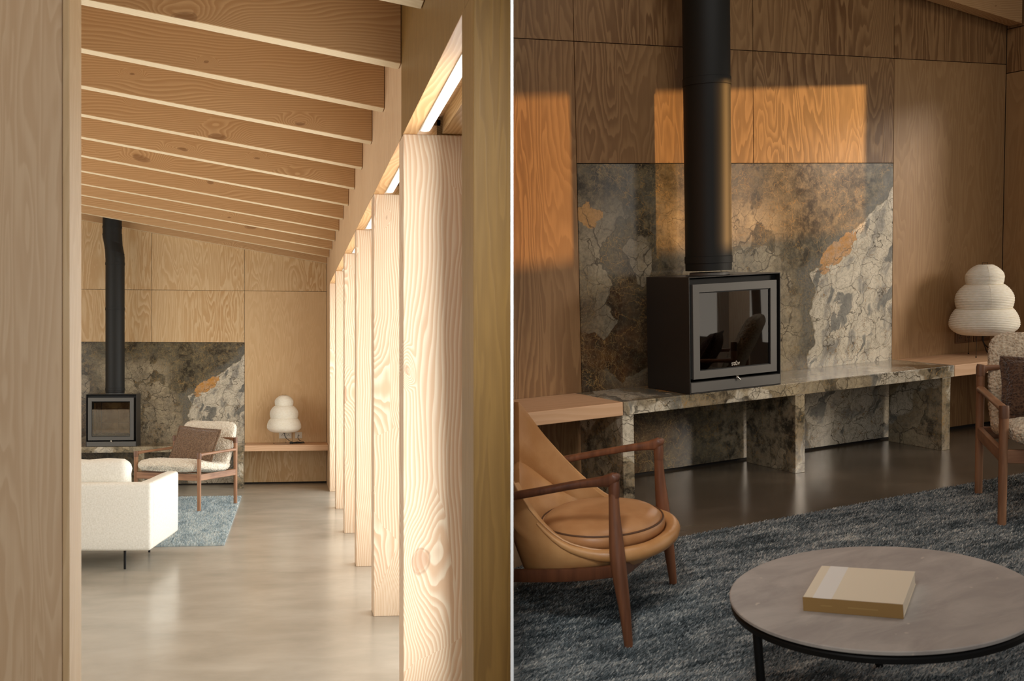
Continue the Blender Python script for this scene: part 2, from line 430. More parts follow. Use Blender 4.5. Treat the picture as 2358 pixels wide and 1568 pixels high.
def frame_axes(t, up=Vector((0, 0, 1))):
    t = t.normalized()
    if abs(t.dot(up)) > 0.97: up = Vector((0, 1, 0))
    s = t.cross(up).normalized(); n = s.cross(t).normalized()
    return s, n

def sweep(bm, pts, sizes, seg=12, power=2.0, up=Vector((0, 0, 1)), cap=True, side=None):
    """superellipse section along a path; sizes = (half width, half height) per point"""
    pts = [Vector(p) for p in pts]; rings = []
    for i, p in enumerate(pts):
        t = (pts[min(i + 1, len(pts) - 1)] - pts[max(i - 1, 0)])
        if side is not None:
            s = Vector(side).normalized(); n = s.cross(t.normalized()).normalized()
        else: s, n = frame_axes(t, up)
        w, h = sizes[i] if isinstance(sizes[i], (tuple, list)) else (sizes[i], sizes[i])
        ring = []
        for k in range(seg):
            a = 2 * math.pi * k / seg; ca, sa = math.cos(a), math.sin(a)
            cx = math.copysign(abs(ca) ** (2 / power), ca) * w; cy = math.copysign(abs(sa) ** (2 / power), sa) * h
            ring.append(bm.verts.new(p + s * cx + n * cy))
        rings.append(ring)
    for r0, r1 in zip(rings, rings[1:]):
        for k in range(seg): bm.faces.new((r0[k], r0[(k + 1) % seg], r1[(k + 1) % seg], r1[k]))
    if cap: bm.faces.new(rings[0]); bm.faces.new(rings[-1])
    return bm

def smoothpath(ctrl, n=6):
    """Catmull-Rom through control rows (any dimension)"""
    c = [np.array(p, float) for p in ctrl]; out = []
    for i in range(len(c) - 1):
        p0, p1, p2, p3 = c[max(i - 1, 0)], c[i], c[i + 1], c[min(i + 2, len(c) - 1)]
        for k in range(n):
            t = k / n
            out.append(0.5 * ((2 * p1) + (p2 - p0) * t + (2 * p0 - 5 * p1 + 4 * p2 - p3) * t * t + (3 * p1 - p0 - 3 * p2 + p3) * t ** 3))
    out.append(c[-1]); return out

def lathe(bm, prof, seg=40, cx=0.0, cy=0.0, close=False):
    rings = []
    for r, z in prof:
        if r < 1e-5: rings.append([bm.verts.new((cx, cy, z))])
        else: rings.append([bm.verts.new((cx + r * math.cos(2 * math.pi * k / seg), cy + r * math.sin(2 * math.pi * k / seg), z)) for k in range(seg)])
    for a, b in zip(rings, rings[1:]):
        for k in range(seg):
            k2 = (k + 1) % seg
            if len(a) == 1 and len(b) == 1: continue
            if len(a) == 1: bm.faces.new((a[0], b[k2], b[k]))
            elif len(b) == 1: bm.faces.new((a[k], a[k2], b[0]))
            else: bm.faces.new((a[k], a[k2], b[k2], b[k]))
    return bm

def cyl(bm, p, q, r0, r1=None, seg=16):
    return sweep(bm, [p, q], [r0, r1 if r1 is not None else r0], seg=seg)

# party wall between the two rooms: the plane that everything on the right stops at
PT = math.atan(339 / 2500.0) + math.atan(179 / 2500.0)
PN = Vector((math.cos(PT), -math.sin(PT), 0)); PO = Vector((0, -13.33, 0)) + PN * 0.006
def trim(bm, mw, left=False):
    inv = mw.inverted()
    co = inv @ PO; no = (inv.to_3x3() @ PN).normalized()
    r = bmesh.ops.bisect_plane(bm, geom=bm.verts[:] + bm.edges[:] + bm.faces[:], plane_co=(mw.inverted() @ (PO - PN * 0.012)) if left else co, plane_no=-no if left else no, clear_inner=True)
    es = [e for e in r['geom_cut'] if isinstance(e, bmesh.types.BMEdge)]
    try: bmesh.ops.holes_fill(bm, edges=es, sides=0)
    except Exception: pass
    return bm

# ------------------------------------------------------------------ materials
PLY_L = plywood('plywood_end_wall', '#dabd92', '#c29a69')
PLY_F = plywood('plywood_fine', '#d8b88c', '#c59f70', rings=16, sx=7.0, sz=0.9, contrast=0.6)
PLY_R = plywood('plywood_dimmed', '#9c7850', '#6b4a2b')  # darker copy of the plywood, evening dimness put into the colour
PLY_RF = plywood('plywood_dimmed_fine', '#a8845a', '#8a653e', rings=16, sx=7.0, sz=0.9, contrast=0.6)  # fine plywood darkened in the colour for the dim room
PLY_D = plywood('plywood_olive_shaded', '#8b6a35', '#6d4f24', rings=15, sx=13.0, sz=0.7, contrast=0.7)  # darkened so the shade on the foreground panel is in the colour
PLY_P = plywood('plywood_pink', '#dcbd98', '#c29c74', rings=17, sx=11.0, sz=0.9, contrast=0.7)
FIR_POST = lumber('fir_post', '#ecdcc2', '#cfa681', '#b98f72', 'Z', rings=62, knotscale=0.82)
FIR_RAFT = lumber('fir_rafter', '#d0aa7c', '#a97d4e', '#7a5230', 'X', rings=70, knotscale=0.8, ksize=0.55, contrast=0.8)
FIR_LIT = lumber('fir_rafter_lit', '#ecd9b8', '#dcc096', '#b58f65', 'X', rings=50, knots=False, contrast=0.5)  # rafter wood made paler: floor-bounced light painted on the undersides
FIR_SHELF = lumber('fir_shelf', '#d9b390', '#c0946c', '#a87a55', 'X', rings=30, knots=False, contrast=0.5)
FIR_SOFFIT = lumber('fir_soffit', '#e3b983', '#cb9660', '#b3824f', 'Y', rings=60, knots=False)
FIR_LINTEL = lumber('fir_lintel', '#d8b888', '#b98f5b', '#b3824f', 'Y', rings=70, knots=False)
STONE = stone('stone_brown')
STONEB = stone('stone_bench_brown', False, (1.3, 0.4, 0.55))
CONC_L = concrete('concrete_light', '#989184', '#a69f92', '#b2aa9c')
CONC_R = concrete('concrete_dimmed', '#554a3d', '#64584a', '#736657')  # same concrete darkened, low light put into the colour
RUG_L = rugmat('rug_blue', ('#7c8c93', '#9fadb2', '#b8c2c3', '#d5d7d2'), 'Y')
RUG_LP = rugmat('rug_blue_pile', ('#7c8c93', '#9fadb2', '#b8c2c3', '#d5d7d2'), 'Y', island=True)
RUG_R = rugmat('rug_slate', ('#2c3235', '#555d60', '#868b8c', '#c4c1b8'), 'X')
RUG_RP = rugmat('rug_slate_pile', ('#2c3235', '#555d60', '#868b8c', '#c4c1b8'), 'X', island=True)
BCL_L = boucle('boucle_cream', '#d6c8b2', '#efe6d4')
BCL_R = boucle('boucle_cream_dimmed', '#b9a488', '#dccbb0')  # cream boucle darkened, the dim room's light put into the colour
BCL_B = boucle('boucle_brown', '#5c4737', '#836a54')
BCL_BR = boucle('boucle_dark_brown', '#3f2b20', '#5f4634')
WAL = walnut('walnut', '#7d563c', '#a97d5c')
WALX = walnut('walnut_across', '#7d563c', '#a97d5c', 'X')
WALY = walnut('walnut_deep', '#7d563c', '#a97d5c', 'Y')
WALE = walnut('walnut_end', '#5f3f2c', '#7b573f')
TEAK = walnut('teak', '#5f3a26', '#87563a')
TEAKD = walnut('teak_dark', '#4a2a1b', '#6b4029')
LEA = leather('leather_tan', '#bb844e', '#d09c66')
LEAS = leather('leather_seat', '#b07a4c', '#c69363')
SEAM = plain('seam_thread', '#5a3a20', 0.7)
SOFA = weave('linen_white', '#dedacd', '#f0ede3')
STEEL = plain('stove_black_steel', '#2b2825', 0.45, 0.2)
STEELD = plain('stove_door_steel', '#605e5a', 0.5, 0.15)
STEELK = plain('stove_gap_black', '#0c0b0a', 0.7)
FLUE = plain('flue_black', '#1d1d1a', 0.55, 0.0, 0.3)
CHROME = plain('chrome', '#c9c6c0', 0.18, 1.0)
VERM = G('firebrick', 0.9, 0.1)
_o = VERM.obj(3.0); VERM.color(VERM.mix(VERM.smooth(VERM.noise(_o, 9.0, 4.0, 0.6), 0.35, 0.7), '#d0bd97', '#9c8054')); VERM = VERM.m
ASH = plain('ash_grit', '#9a8f80', 0.95)
PAPER = G('lantern_paper', 0.75, 0.2)
_n = PAPER.noise(PAPER.mul(PAPER.obj(), (1, 1, 3.0)), 40.0, 3.0); PAPER.color(PAPER.mix(PAPER.lerp(_n, 0.3, 0.7), '#ebe3d0', '#f6f0e2'))
PAPER.b.inputs['Transmission Weight'].default_value = 0.0
PAPER.b.inputs['Subsurface Weight'].default_value = 0.15; PAPER.b.inputs['Subsurface Radius'].default_value = (0.05, 0.04, 0.03)
PAPER = PAPER.m
PRIB = plain('lantern_bamboo', '#d9cdb4', 0.7)
WIRE = plain('black_wire', '#15130f', 0.45, 0.6)
RUBBER = plain('black_flex', '#14130f', 0.5)
SOCK_L = plain('socket_white', '#d8d0bf', 0.35)
SOCK_R = plain('socket_bronze', '#7a5a3c', 0.4, 0.3)
SOCKD = plain('socket_hole', '#3a342c', 0.6)
TBL = G('table_stone', 0.5, 0.35)
_o = TBL.obj(); _n = TBL.noise(TBL.mul(_o, (1.0, 2.4, 1.0)), 4.0, 5.0, 0.65, 0.6); _c = TBL.mix(TBL.smooth(_n, 0.3, 0.7), '#9c938c', '#b4aba2')
_c = TBL.mix(TBL.smooth(TBL.noise(_o, 30.0, 2.0), 0.70, 0.76), _c, '#c4b8aa'); TBL.color(_c); TBL = TBL.m
IRON = plain('black_iron', '#141210', 0.45, 0.5)
CLOTHB = plain('book_cloth', '#dfd0b6', 0.8)
PAGE = plain('book_pages', '#efe0c8', 0.8)
SPINE = plain('book_spine', '#94723f', 0.6)
LABELP = plain('book_label', '#e4ded4', 0.6)
GOLD = plain('book_print', '#a3834c', 0.5)
WHITE = plain('white_paint', '#ffffff', 0.6)
LEDM = G('strip_light_glow', 0.4); LEDM.color('#fffaf0')
LEDM.b.inputs['Emission Color'].default_value = (1.0, 0.95, 0.82, 1); LEDM.b.inputs['Emission Strength'].default_value = 0.75
LEDM = LEDM.m
METW = plain('white_metal', '#dcd8cc', 0.35, 0.3)
GLASS = G('stove_glass', 0.03, 0.6)
_t = GLASS.n('ShaderNodeBsdfTransparent'); _t.inputs[0].default_value = (0.82, 0.74, 0.62, 1)
_g = GLASS.n('ShaderNodeBsdfGlossy'); _g.inputs['Roughness'].default_value = 0.02
_f = GLASS.n('ShaderNodeFresnel'); _f.inputs[0].default_value = 1.75
_m = GLASS.n('ShaderNodeMixShader'); GLASS.put(_m.inputs[0], GLASS.math('MULTIPLY', _f.outputs[0], 1.6, clamp=True))
GLASS.t.links.new(_t.outputs[0], _m.inputs[1]); GLASS.t.links.new(_g.outputs[0], _m.inputs[2])
GLASS.t.links.new(_m.outputs[0], GLASS.t.nodes['Material Output'].inputs[0])
GLASS = GLASS.m
SHADOWGAP = plain('shadow_gap', '#17100a', 0.8)
RED = plain('red_ink', '#a04030', 0.6)
MARK = plain('glass_print', '#cfc6b6', 0.6)
SUNBLOCK = plain('sunblock_grey', '#7a7466', 0.9)

# ------------------------------------------------------------------ shared building pieces
ROOF_L = lambda x: 2.675 + 0.165 * (0.48 - x)
ROOF_R = lambda x: 2.565 + 0.158 * (0.48 - x)
RH = 0.32

def end_wall(room, roof, ply, plyf, xl, cut):
    """plywood end wall with stone splashback; the backing plus one child per panel"""
    bm = BX(xl, 0.60, 0.014, 0.10, -0.02, 2.2)
    poly_prism(bm, [(xl, 2.2), (0.60, 2.2), (0.60, roof(0.60) + RH), (xl, roof(xl) + RH)], 'Y', 0.014, 0.10)
    if cut: trim(bm, room)
    wall = structure('wall_back', bm, SHADOWGAP, room)
    g = 0.0022
    cols = [(xl, -2.79), (-2.79, -1.605), (-1.605, -0.51), (-0.51, 0.478)]
    def panel(pts, m):
        bm = bmesh.new(); poly_prism(bm, pts, 'Y', 0.0, 0.02)
        if cut: trim(bm, room)
        if len(bm.faces): 
            o = mesh_obj('panel', bm, m, parent=wall)
    for i, (a, b) in enumerate(cols):
        a2, b2 = a + g, b - g
        panel([(a2, 2.338 + g), (b2, 2.338 + g), (b2, roof(b2) + 0.25), (a2, roof(a2) + 0.25)], ply)
        if i in (1, 2): panel([(a2, 1.712 + g), (b2, 1.712 + g), (b2, 2.338 - g), (a2, 2.338 - g)], ply)
        else:
            panel([(a2, 0.47), (b2, 0.47), (b2, 2.338 - g), (a2, 2.338 - g)], plyf if i == 3 else ply)
            panel([(a2, 0.02), (b2, 0.02), (b2, 0.468), (a2, 0.468)], ply)
    bm = BX(-2.79 + g, -0.51 - g, 0.0, 0.02, 0.015, 1.712 - g)
    if cut: trim(bm, room)
    mesh_obj('stone_slab', bm, STONE, parent=wall)
    return wall

def stone_bench(room, depth, label, legs):
    t = thing('stone_bench', room, (0, 0, 0), 0, label, 'bench')
    mesh_obj('bench_top', BX(-2.83, -0.492, -depth, -0.003, 0.432, 0.5, bev=0.003), STONEB, t)
    for x in legs:
        mesh_obj('leg', BX(x, x + 0.068, -depth + 0.002, -0.05, 0.0, 0.432, bev=0.002), STONEB, t)
    return t

def wood_shelf(room, x0, x1, depth, label, cut=False):
    bm = BX(x0, x1, -depth, -0.003, 0.432, 0.5, bev=0.003)
    if cut: trim(bm, room)
    return tag(mesh_obj('wall_bench', bm, FIR_SHELF, room=room), label, 'shelf')

def stove(room, loc, wd, dp, label, lettering):
    """cube wood stove on the bench: folded steel shell, framed glass door, ash drawer bar"""
    t = thing('wood_stove', room, loc, 0, label, 'stove')
    H = 0.60; th = 0.004; h = wd / 2
    bm = bmesh.new()                                    # shell open at the front; front is -y
    box(bm, -h, -h + th, -dp, 0, 0, H); box(bm, h - th, h, -dp, 0, 0, H)
    box(bm, -h + th, h - th, -dp, 0, H - th, H); box(bm, -h + th, h - th, -dp, 0, 0, th)
    box(bm, -h + th, h - th, -0.006, 0, th, H - th)
    body = mesh_obj('shell', bm, STEEL, t)
    # dark inner carcass around the firebox
    y1 = -dp + 0.035; zb = 0.135; zt = 0.505; xf = h - 0.075
    bm = bmesh.new()
    box(bm, -h + th, -xf - 0.0, y1, -0.01, 0.09, H - 0.012); box(bm, xf, h - th, y1, -0.01, 0.09, H - 0.012)
    box(bm, -xf, xf, y1, -0.01, zt, H - 0.012); box(bm, -xf, xf, y1, -0.01, 0.09, zb)
    mesh_obj('carcass', bm, STEELK, t)
    # firebox lining panels
    yb = -0.03
    fb = mesh_obj('firebox', BX(-xf, xf, yb, yb + 0.01, zb, zt), STEELK, t)
    zs = [zb + 0.003, zb + 0.13, zb + 0.29, zt - 0.003]
    for i in range(3):
        xs = [-xf + 0.045, 0.03, xf - 0.045] if i < 2 else [-xf + 0.045, xf - 0.045]
        for a, b in zip(xs, xs[1:]):
            mesh_obj('fire_brick', BX(a + 0.0015, b - 0.0015, yb - 0.02, yb, zs[i] + 0.0015, zs[i + 1] - 0.0015, bev=0.002, seg=1), VERM, fb)
    for sgn in (-1, 1):
        for i in range(3):
            bm = bmesh.new()
            xa, xb = sgn * (xf - 0.003), sgn * (xf - 0.042)
            poly_prism(bm, [(xa, y1 + 0.03), (xa - sgn * 0.015, y1 + 0.03), (xb, yb - 0.02), (xa, yb - 0.02)], 'Z', zs[i] + 0.0015, zs[i + 1] - 0.0015)
            mesh_obj('fire_brick', bm, VERM, fb)
    bm = bmesh.new(); rnd = random.Random(4)
    for k in range(90):
        cx_, cy_ = rnd.uniform(-xf + 0.05, xf - 0.05), rnd.uniform(y1 + 0.02, y1 + 0.12)
        if rnd.random() < abs(cx_ + 0.1) * 2.5: continue
        bmesh.ops.create_icosphere(bm, subdivisions=1, radius=rnd.uniform(0.004, 0.009), matrix=Matrix.Translation((cx_, cy_, zb + 0.006)))
    tag(mesh_obj('ash', bm, ASH, fb), kind='stuff')
    # door: frame and pane
    yd0, yd1 = -dp - 0.004, -dp + 0.022
    dx0, dx1, dz0, dz1 = -h + 0.022, h - 0.030, 0.075, 0.562
    fw = 0.041
    bm = bmesh.new()
    box(bm, dx0, dx1, yd0, yd1, dz1 - fw, dz1); box(bm, dx0, dx1, yd0, yd1, dz0, dz0 + fw)
    box(bm, dx0, dx0 + fw, yd0, yd1, dz0 + fw, dz1 - fw); box(bm, dx1 - fw, dx1, yd0, yd1, dz0 + fw, dz1 - fw)
    door = mesh_obj('door', bm, STEELD, t)
    mesh_obj('glass_pane', BX(dx0 + fw, dx1 - fw, yd0 + 0.010, yd0 + 0.014, dz0 + fw, dz1 - fw), GLASS, door)
    bm = bmesh.new()
    sw = 0.004
    box(bm, dx0 + fw, dx1 - fw, yd0 + 0.006, yd0 + 0.0095, dz1 - fw - 0.006, dz1 - fw); box(bm, dx0 + fw, dx1 - fw, yd0 + 0.006, yd0 + 0.0095, dz0 + fw, dz0 + fw + sw)
    box(bm, dx0 + fw, dx0 + fw + sw, yd0 + 0.006, yd0 + 0.0095, dz0 + fw + sw, dz1 - fw - 0.006); box(bm, dx1 - fw - sw, dx1 - fw, yd0 + 0.006, yd0 + 0.0095, dz0 + fw + sw, dz1 - fw - 0.006)
    mesh_obj('door_seal', bm, STEELK, door)
    mesh_obj('drawer_bar', BX(-h + 0.006, h - 0.006, -dp - 0.003, -dp + 0.03, 0.006, 0.058, bev=0.001, seg=1), STEELD, t)
    bm = bmesh.new(); cyl(bm, (0.0, -dp - 0.012, 0.066), (0.0, -dp + 0.01, 0.066), 0.009); cyl(bm, (-0.002, -dp - 0.012, 0.066), (0.012, -dp - 0.016, 0.052), 0.004)
    lt = mesh_obj('latch', bm, CHROME, t, smooth=True, auto=40)
    lt['label'] = 'small chrome latch under the stove door'
    bm = bmesh.new(); lathe(bm, [(0.0, H), (0.105, H), (0.105, H + 0.012), (0.0, H + 0.012)], 40, 0.008, -dp * 0.4)
    mesh_obj('flue_collar', bm, STEELD, t)
    if lettering:
        cu = bpy.data.curves.new('lettering', 'FONT'); cu.body = 'st\u00fbv'; cu.size = 0.034; cu.align_x = 'CENTER'; cu.extrude = 0.0004
        o = bpy.data.objects.new('tmp_text', cu); C.objects.link(o)
        dg = bpy.context.evaluated_depsgraph_get()
        me = bpy.data.meshes.new_from_object(o.evaluated_get(dg)); bpy.data.objects.remove(o)
        me.materials.append(MARK)
        lo = bpy.data.objects.new('lettering', me); C.objects.link(lo); lo.parent = door
        lo.matrix_local = Matrix.Translation((0.0, yd0 + 0.008, dz0 + fw + 0.012)) @ Matrix.Rotation(R_(90), 4, 'X')
        lo['label'] = 'pale printed word on the stove glass'
    return t

def ring_band(bm, x, y, z, r, h):
    lathe(bm, [(r - 0.004, z), (r + 0.0015, z + 0.001), (r + 0.0015, z + h - 0.001), (r - 0.004, z + h)], 48, x, y)

def flue(room, loc, r, segs, rings, label, elbow=None):
    t = thing('flue_pipe', room, loc, 0, label, 'pipe')
    for (a, b) in segs:
        bm = bmesh.new(); lathe(bm, [(r, a), (r, b)], 56)
        mesh_obj('pipe_section', bm, FLUE, t, smooth=True)
    for z, h in rings:
        bm = bmesh.new(); ring_band(bm, 0, 0, z, r + 0.002, h); mesh_obj('clamp_band', bm, FLUE, t, smooth=True, auto=40)
        bm = bmesh.new(); lathe(bm, [(r + 0.0005, z - 0.002), (r + 0.0008, z)], 56); mesh_obj('joint_line', bm, STEELK, t)
        bm = bmesh.new(); lathe(bm, [(r + 0.0005, z + h), (r + 0.0008, z + h + 0.002)], 56); mesh_obj('joint_line', bm, STEELK, t)
    if elbow:
        z0, z1, dx, dy, ztop = elbow
        P = [Vector((0, 0, z0)), Vector((dx * 0.15, dy * 0.15, z0 + (z1 - z0) * 0.28)), Vector((dx * 0.85, dy * 0.85, z0 + (z1 - z0) * 0.72)), Vector((dx, dy, z1))]
        rr = []
        for i in range(3):
            bm = bmesh.new()
            sh = [r + 0.001 + 0.0012 * i] * 2
            # mitred ring of the elbow
            a, b = P[i], P[i + 1]
            n = 48
            def rg(p, tilt):
                return [bm.verts.new((p.x + sh[0] * math.cos(2 * math.pi * k / n), p.y + sh[0] * math.sin(2 * math.pi * k / n), p.z + tilt * math.cos(2 * math.pi * k / n))) for k in range(n)]
            til = (0.0, -0.035, -0.035, 0.0)
            A, B_ = rg(a, til[i]), rg(b, til[i + 1])
            for k in range(n): bm.faces.new((A[k], A[(k + 1) % n], B_[(k + 1) % n], B_[k]))
            mesh_obj('elbow_segment', bm, FLUE, t, smooth=True)
            bm = bmesh.new(); sh = [r + 0.004] * 2
            A, B_ = rg(b - Vector((0, 0, 0.004)), til[i + 1]), rg(b + Vector((0, 0, 0.004)), til[i + 1])
            for k in range(n): bm.faces.new((A[k], A[(k + 1) % n], B_[(k + 1) % n], B_[k]))
            mesh_obj('joint_line', bm, STEELK, t)
        bm = bmesh.new(); lathe(bm, [(r, z1), (r, ztop)], 56, dx, dy); mesh_obj('pipe_section', bm, FLUE, t, smooth=True)
        bm = bmesh.new(); ring_band(bm, dx, dy, z1 + 0.07, r + 0.002, 0.028); mesh_obj('clamp_band', bm, FLUE, t, smooth=True, auto=40)
    return t

def paper_lamp(room, loc, s, label, mark=False):
    t = thing('paper_lamp', room, loc, 0, label, 'lamp')
    lobes = [(0.135, 0.293, 0.197, 0.13), (0.293, 0.440, 0.164, 0.12), (0.440, 0.560, 0.108, 0.05)]
    prof = []; N = 15
    for i, (z0, z1, r, rn) in enumerate(lobes):
        for k in range(N * 4 + 1):
            u = k / (N * 4); a = (u - 0.38) / (0.38 if u < 0.38 else 0.62)
            lo = rn if i else 0.125
            base = (lobes[i + 1][2] * 0.94 if i < 2 else 0.035); low = (lobes[i][2] * 0.93 if i else 0.135)
            e = max(0.0, math.cos(math.pi / 2 * min(1.0, abs(a)))) ** 0.72
            edge = low + (base - low) * u if i else (0.135 if a < 0 else base)
            edge = low if a < 0 else base
            rad = edge + (r - edge) * e
            rip = 0.0034 * abs(math.sin(math.pi * u * N)) - 0.0015
            prof.append((rad + rip, (z0 + (z1 - z0) * u)))
    bm = bmesh.new(); lathe(bm, [(r_ * s, z * s) for r_, z in prof], 56)
    sh = mesh_obj('lamp_shade', bm, PAPER, t, smooth=True)
    for i, (z0, z1, r, rn) in enumerate(lobes):
        bm = bmesh.new(); rr = (0.136 if i == 0 else lobes[i][2] * 0.94)
        lathe(bm, [((rr - 0.001) * s, (z0 - 0.0015) * s), ((rr + 0.002) * s, z0 * s), ((rr - 0.001) * s, (z0 + 0.0015) * s)], 56)
        mesh_obj('hoop', bm, PRIB, t, smooth=True)
    bm = bmesh.new()
    for k in range(4):
        a = 2 * math.pi * k / 4 + 0.9
        sweep(bm, [((r_ * s + 0.0006) * math.cos(a), (r_ * s + 0.0006) * math.sin(a), z * s) for r_, z in prof[::4]], [0.0007] * len(prof[::4]), seg=4, cap=False)
    mesh_obj('paper_seam', bm, PRIB, t)
    bm = bmesh.new()
    sweep(bm, [(-0.022 * s, 0, 0.556 * s), (-0.022 * s, 0, 0.572 * s), (0.022 * s, 0, 0.572 * s), (0.022 * s, 0, 0.556 * s)], [0.0012] * 4, seg=6)
    mesh_obj('top_handle', bm, WIRE, t)
    for k in range(3):
        a = 2 * math.pi * k / 3 + R_(200)
        bm = bmesh.new(); c_, s_ = math.cos(a), math.sin(a)
        cyl(bm, (0.125 * s * c_, 0.125 * s * s_, 0.004), (0.118 * s * c_, 0.118 * s * s_, 0.30 * s), 0.0013, seg=6)
        lg = mesh_obj('leg', bm, WIRE, t)
        bm = bmesh.new(); bmesh.ops.create_uvsphere(bm, u_segments=8, v_segments=6, radius=0.0045, matrix=Matrix.Translation((0.125 * s * c_, 0.125 * s * s_, 0.0045)))
        mesh_obj('foot', bm, WIRE, lg)
    bm = bmesh.new(); cyl(bm, (0, 0, 0.12 * s), (0, 0, 0.19 * s), 0.016); mesh_obj('bulb_holder', bm, WIRE, t)
    if mark:
        bm = bmesh.new()
        for k in range(6):
            a = R_(262) + k * 0.03; r_ = 0.1725 * s
            bmesh.ops.create_cube(bm, size=1, matrix=Matrix.Translation((r_ * math.cos(a), r_ * math.sin(a), 0.150 * s)) @ Matrix.Rotation(a, 4, 'Z') @ Matrix.Diagonal((0.006, 0.003, 0.002 if k else 0.004, 1)))
        mesh_obj('maker_stamp', bm, RED, t)
    return t

def socket(room, x, z, w_, h_, label, m, gang):
    t = thing('wall_socket', room, (x, 0, z), 0, label, 'socket')
    mesh_obj('plate', BX(-w_ / 2, w_ / 2, -0.009, -0.0005, -h_ / 2, h_ / 2, bev=0.003), m, t)
    for k in range(gang):
        cx = 0 if gang == 1 else (-w_ / 4 + k * w_ / 2)
        bm = BX(cx - 0.026, cx + 0.026, -0.0115, -0.009, -0.026, 0.026, bev=0.002)
        f = mesh_obj('outlet', bm, m, t)
        bm = bmesh.new()
        for dx in (-0.008, 0.008): box(bm, cx + dx - 0.0025, cx + dx + 0.0025, -0.0122, -0.0115, -0.007, 0.003)
        box(bm, cx - 0.003, cx + 0.003, -0.0122, -0.0115, 0.008, 0.016)
        mesh_obj('slot', bm, SOCKD, f)
    return t

def lounge_chair(room, loc, rotz, s, label, fab):
    """walnut-framed easy chair with one-piece upholstered seat and back; forward is +y, origin on the floor at centre"""
    t = thing('lounge_chair', room, loc, rotz, label, 'chair')
    t.matrix_world = t.matrix_world @ Matrix.Scale(s, 4)
    W, yf, yb = 0.345, 0.31, -0.31
    for sx in (-1, 1):
        x = sx * W
        bm = bmesh.new(); cyl(bm, (x, yf, 0.0), (x, yf, 0.475), 0.0175, 0.0195, seg=20)
        lg = mesh_obj('leg', bm, WAL, t, smooth=True, auto=50); lg['label'] = 'front leg, round walnut'
        bm = bmesh.new(); sweep(bm, [(x, yf, 0.475), (x, yf, 0.515), (x, yf - 0.002, 0.528)], [0.0205, 0.0205, 0.019], seg=20, power=2.6); mesh_obj('leg_block', bm, WALE, lg, smooth=True, auto=50)
        bm = bmesh.new(); cyl(bm, (x, yb, 0.0), (x, yb, 0.585), 0.0175, 0.0195, seg=20)
        lr = mesh_obj('leg', bm, WAL, t, smooth=True, auto=50); lr['label'] = 'rear leg, round walnut, taller'
        bm = bmesh.new(); sweep(bm, [(x, yb, 0.585), (x, yb, 0.625), (x - sx * 0.002, yb, 0.638)], [0.0205, 0.0205, 0.018], seg=20, power=2.6); mesh_obj('leg_block', bm, WALE, lr, smooth=True, auto=50)
        bm = bmesh.new()
        path = [(x, yf - 0.016, 0.505), (x, yf - 0.03, 0.512), (x, yf - 0.10, 0.514), (x, 0, 0.517), (x, yb + 0.10, 0.520), (x, yb + 0.03, 0.521), (x, yb + 0.015, 0.516)]
        sweep(bm, path, [(0.018, 0.02), (0.018, 0.015), (0.018, 0.012), (0.018, 0.011), (0.018, 0.012), (0.018, 0.014), (0.018, 0.02)], seg=14, power=3.2)
        mesh_obj('armrest', bm, WALY, t, smooth=True, auto=60)
        mesh_obj('side_rail', BX(x - 0.012, x + 0.012, yb + 0.012, yf - 0.012, 0.275, 0.332, bev=0.004), WALY, t)
    mesh_obj('front_rail', BX(-W + 0.012, W - 0.012, yf - 0.012, yf + 0.012, 0.275, 0.335, bev=0.004), WALX, t)
    mesh_obj('rear_rail', BX(-W + 0.012, W - 0.012, yb - 0.010, yb + 0.012, 0.275, 0.332, bev=0.004), WALX, t)
    bm = bmesh.new()
    sweep(bm, [(-W + 0.012, yb, 0.612), (-W + 0.03, yb, 0.622), (-W + 0.1, yb, 0.626), (W - 0.1, yb, 0.626), (W - 0.03, yb, 0.622), (W - 0.012, yb, 0.612)], [(0.013, 0.02), (0.013, 0.014), (0.013, 0.011), (0.013, 0.011), (0.013, 0.014), (0.013, 0.02)], seg=14, power=3.2)
    mesh_obj('back_rail', bm, WALX, t, smooth=True, auto=60)
    # upholstery
    def upho(name, ctrl, par):
        rows = smoothpath(ctrl, 7)
        bm = bmesh.new()
        sweep(bm, [(0, r[0], r[1]) for r in rows], [(r[3], r[2]) for r in rows], seg=44, power=3.4, side=(1, 0, 0))
        for v in bm.verts:
            d = mnoise.noise(v.co * 60) * 0.004 + mnoise.noise(v.co * 9) * 0.005
            v.co += v.co.normalized() * d
        o = mesh_obj(name, bm, fab, par, smooth=True)
        md = o.modifiers.new('sub', 'SUBSURF'); md.levels = 1; md.render_levels = 2
        tx = bpy.data.textures.new('loops', 'CLOUDS'); tx.noise_scale = 0.012; tx.noise_depth = 1
        dm = o.modifiers.new('disp', 'DISPLACE'); dm.texture = tx; dm.strength = 0.010; dm.mid_level = 0.5
        return o
    upho('seat', [(0.365, 0.385, 0.012, 0.20), (0.35, 0.39, 0.04, 0.285), (0.30, 0.402, 0.058, 0.315), (0.20, 0.405, 0.060, 0.322), (0.05, 0.385, 0.055, 0.322), (-0.10, 0.365, 0.053, 0.320), (-0.22, 0.365, 0.056, 0.312), (-0.285, 0.385, 0.045, 0.30), (-0.305, 0.40, 0.012, 0.25)], t)
    upho('backrest', [(-0.205, 0.345, 0.012, 0.25), (-0.225, 0.37, 0.045, 0.30), (-0.255, 0.42, 0.056, 0.312), (-0.30, 0.52, 0.056, 0.312), (-0.35, 0.62, 0.056, 0.308), (-0.395, 0.71, 0.054, 0.298), (-0.418, 0.755, 0.045, 0.278), (-0.43, 0.778, 0.012, 0.235)], t)
    return t

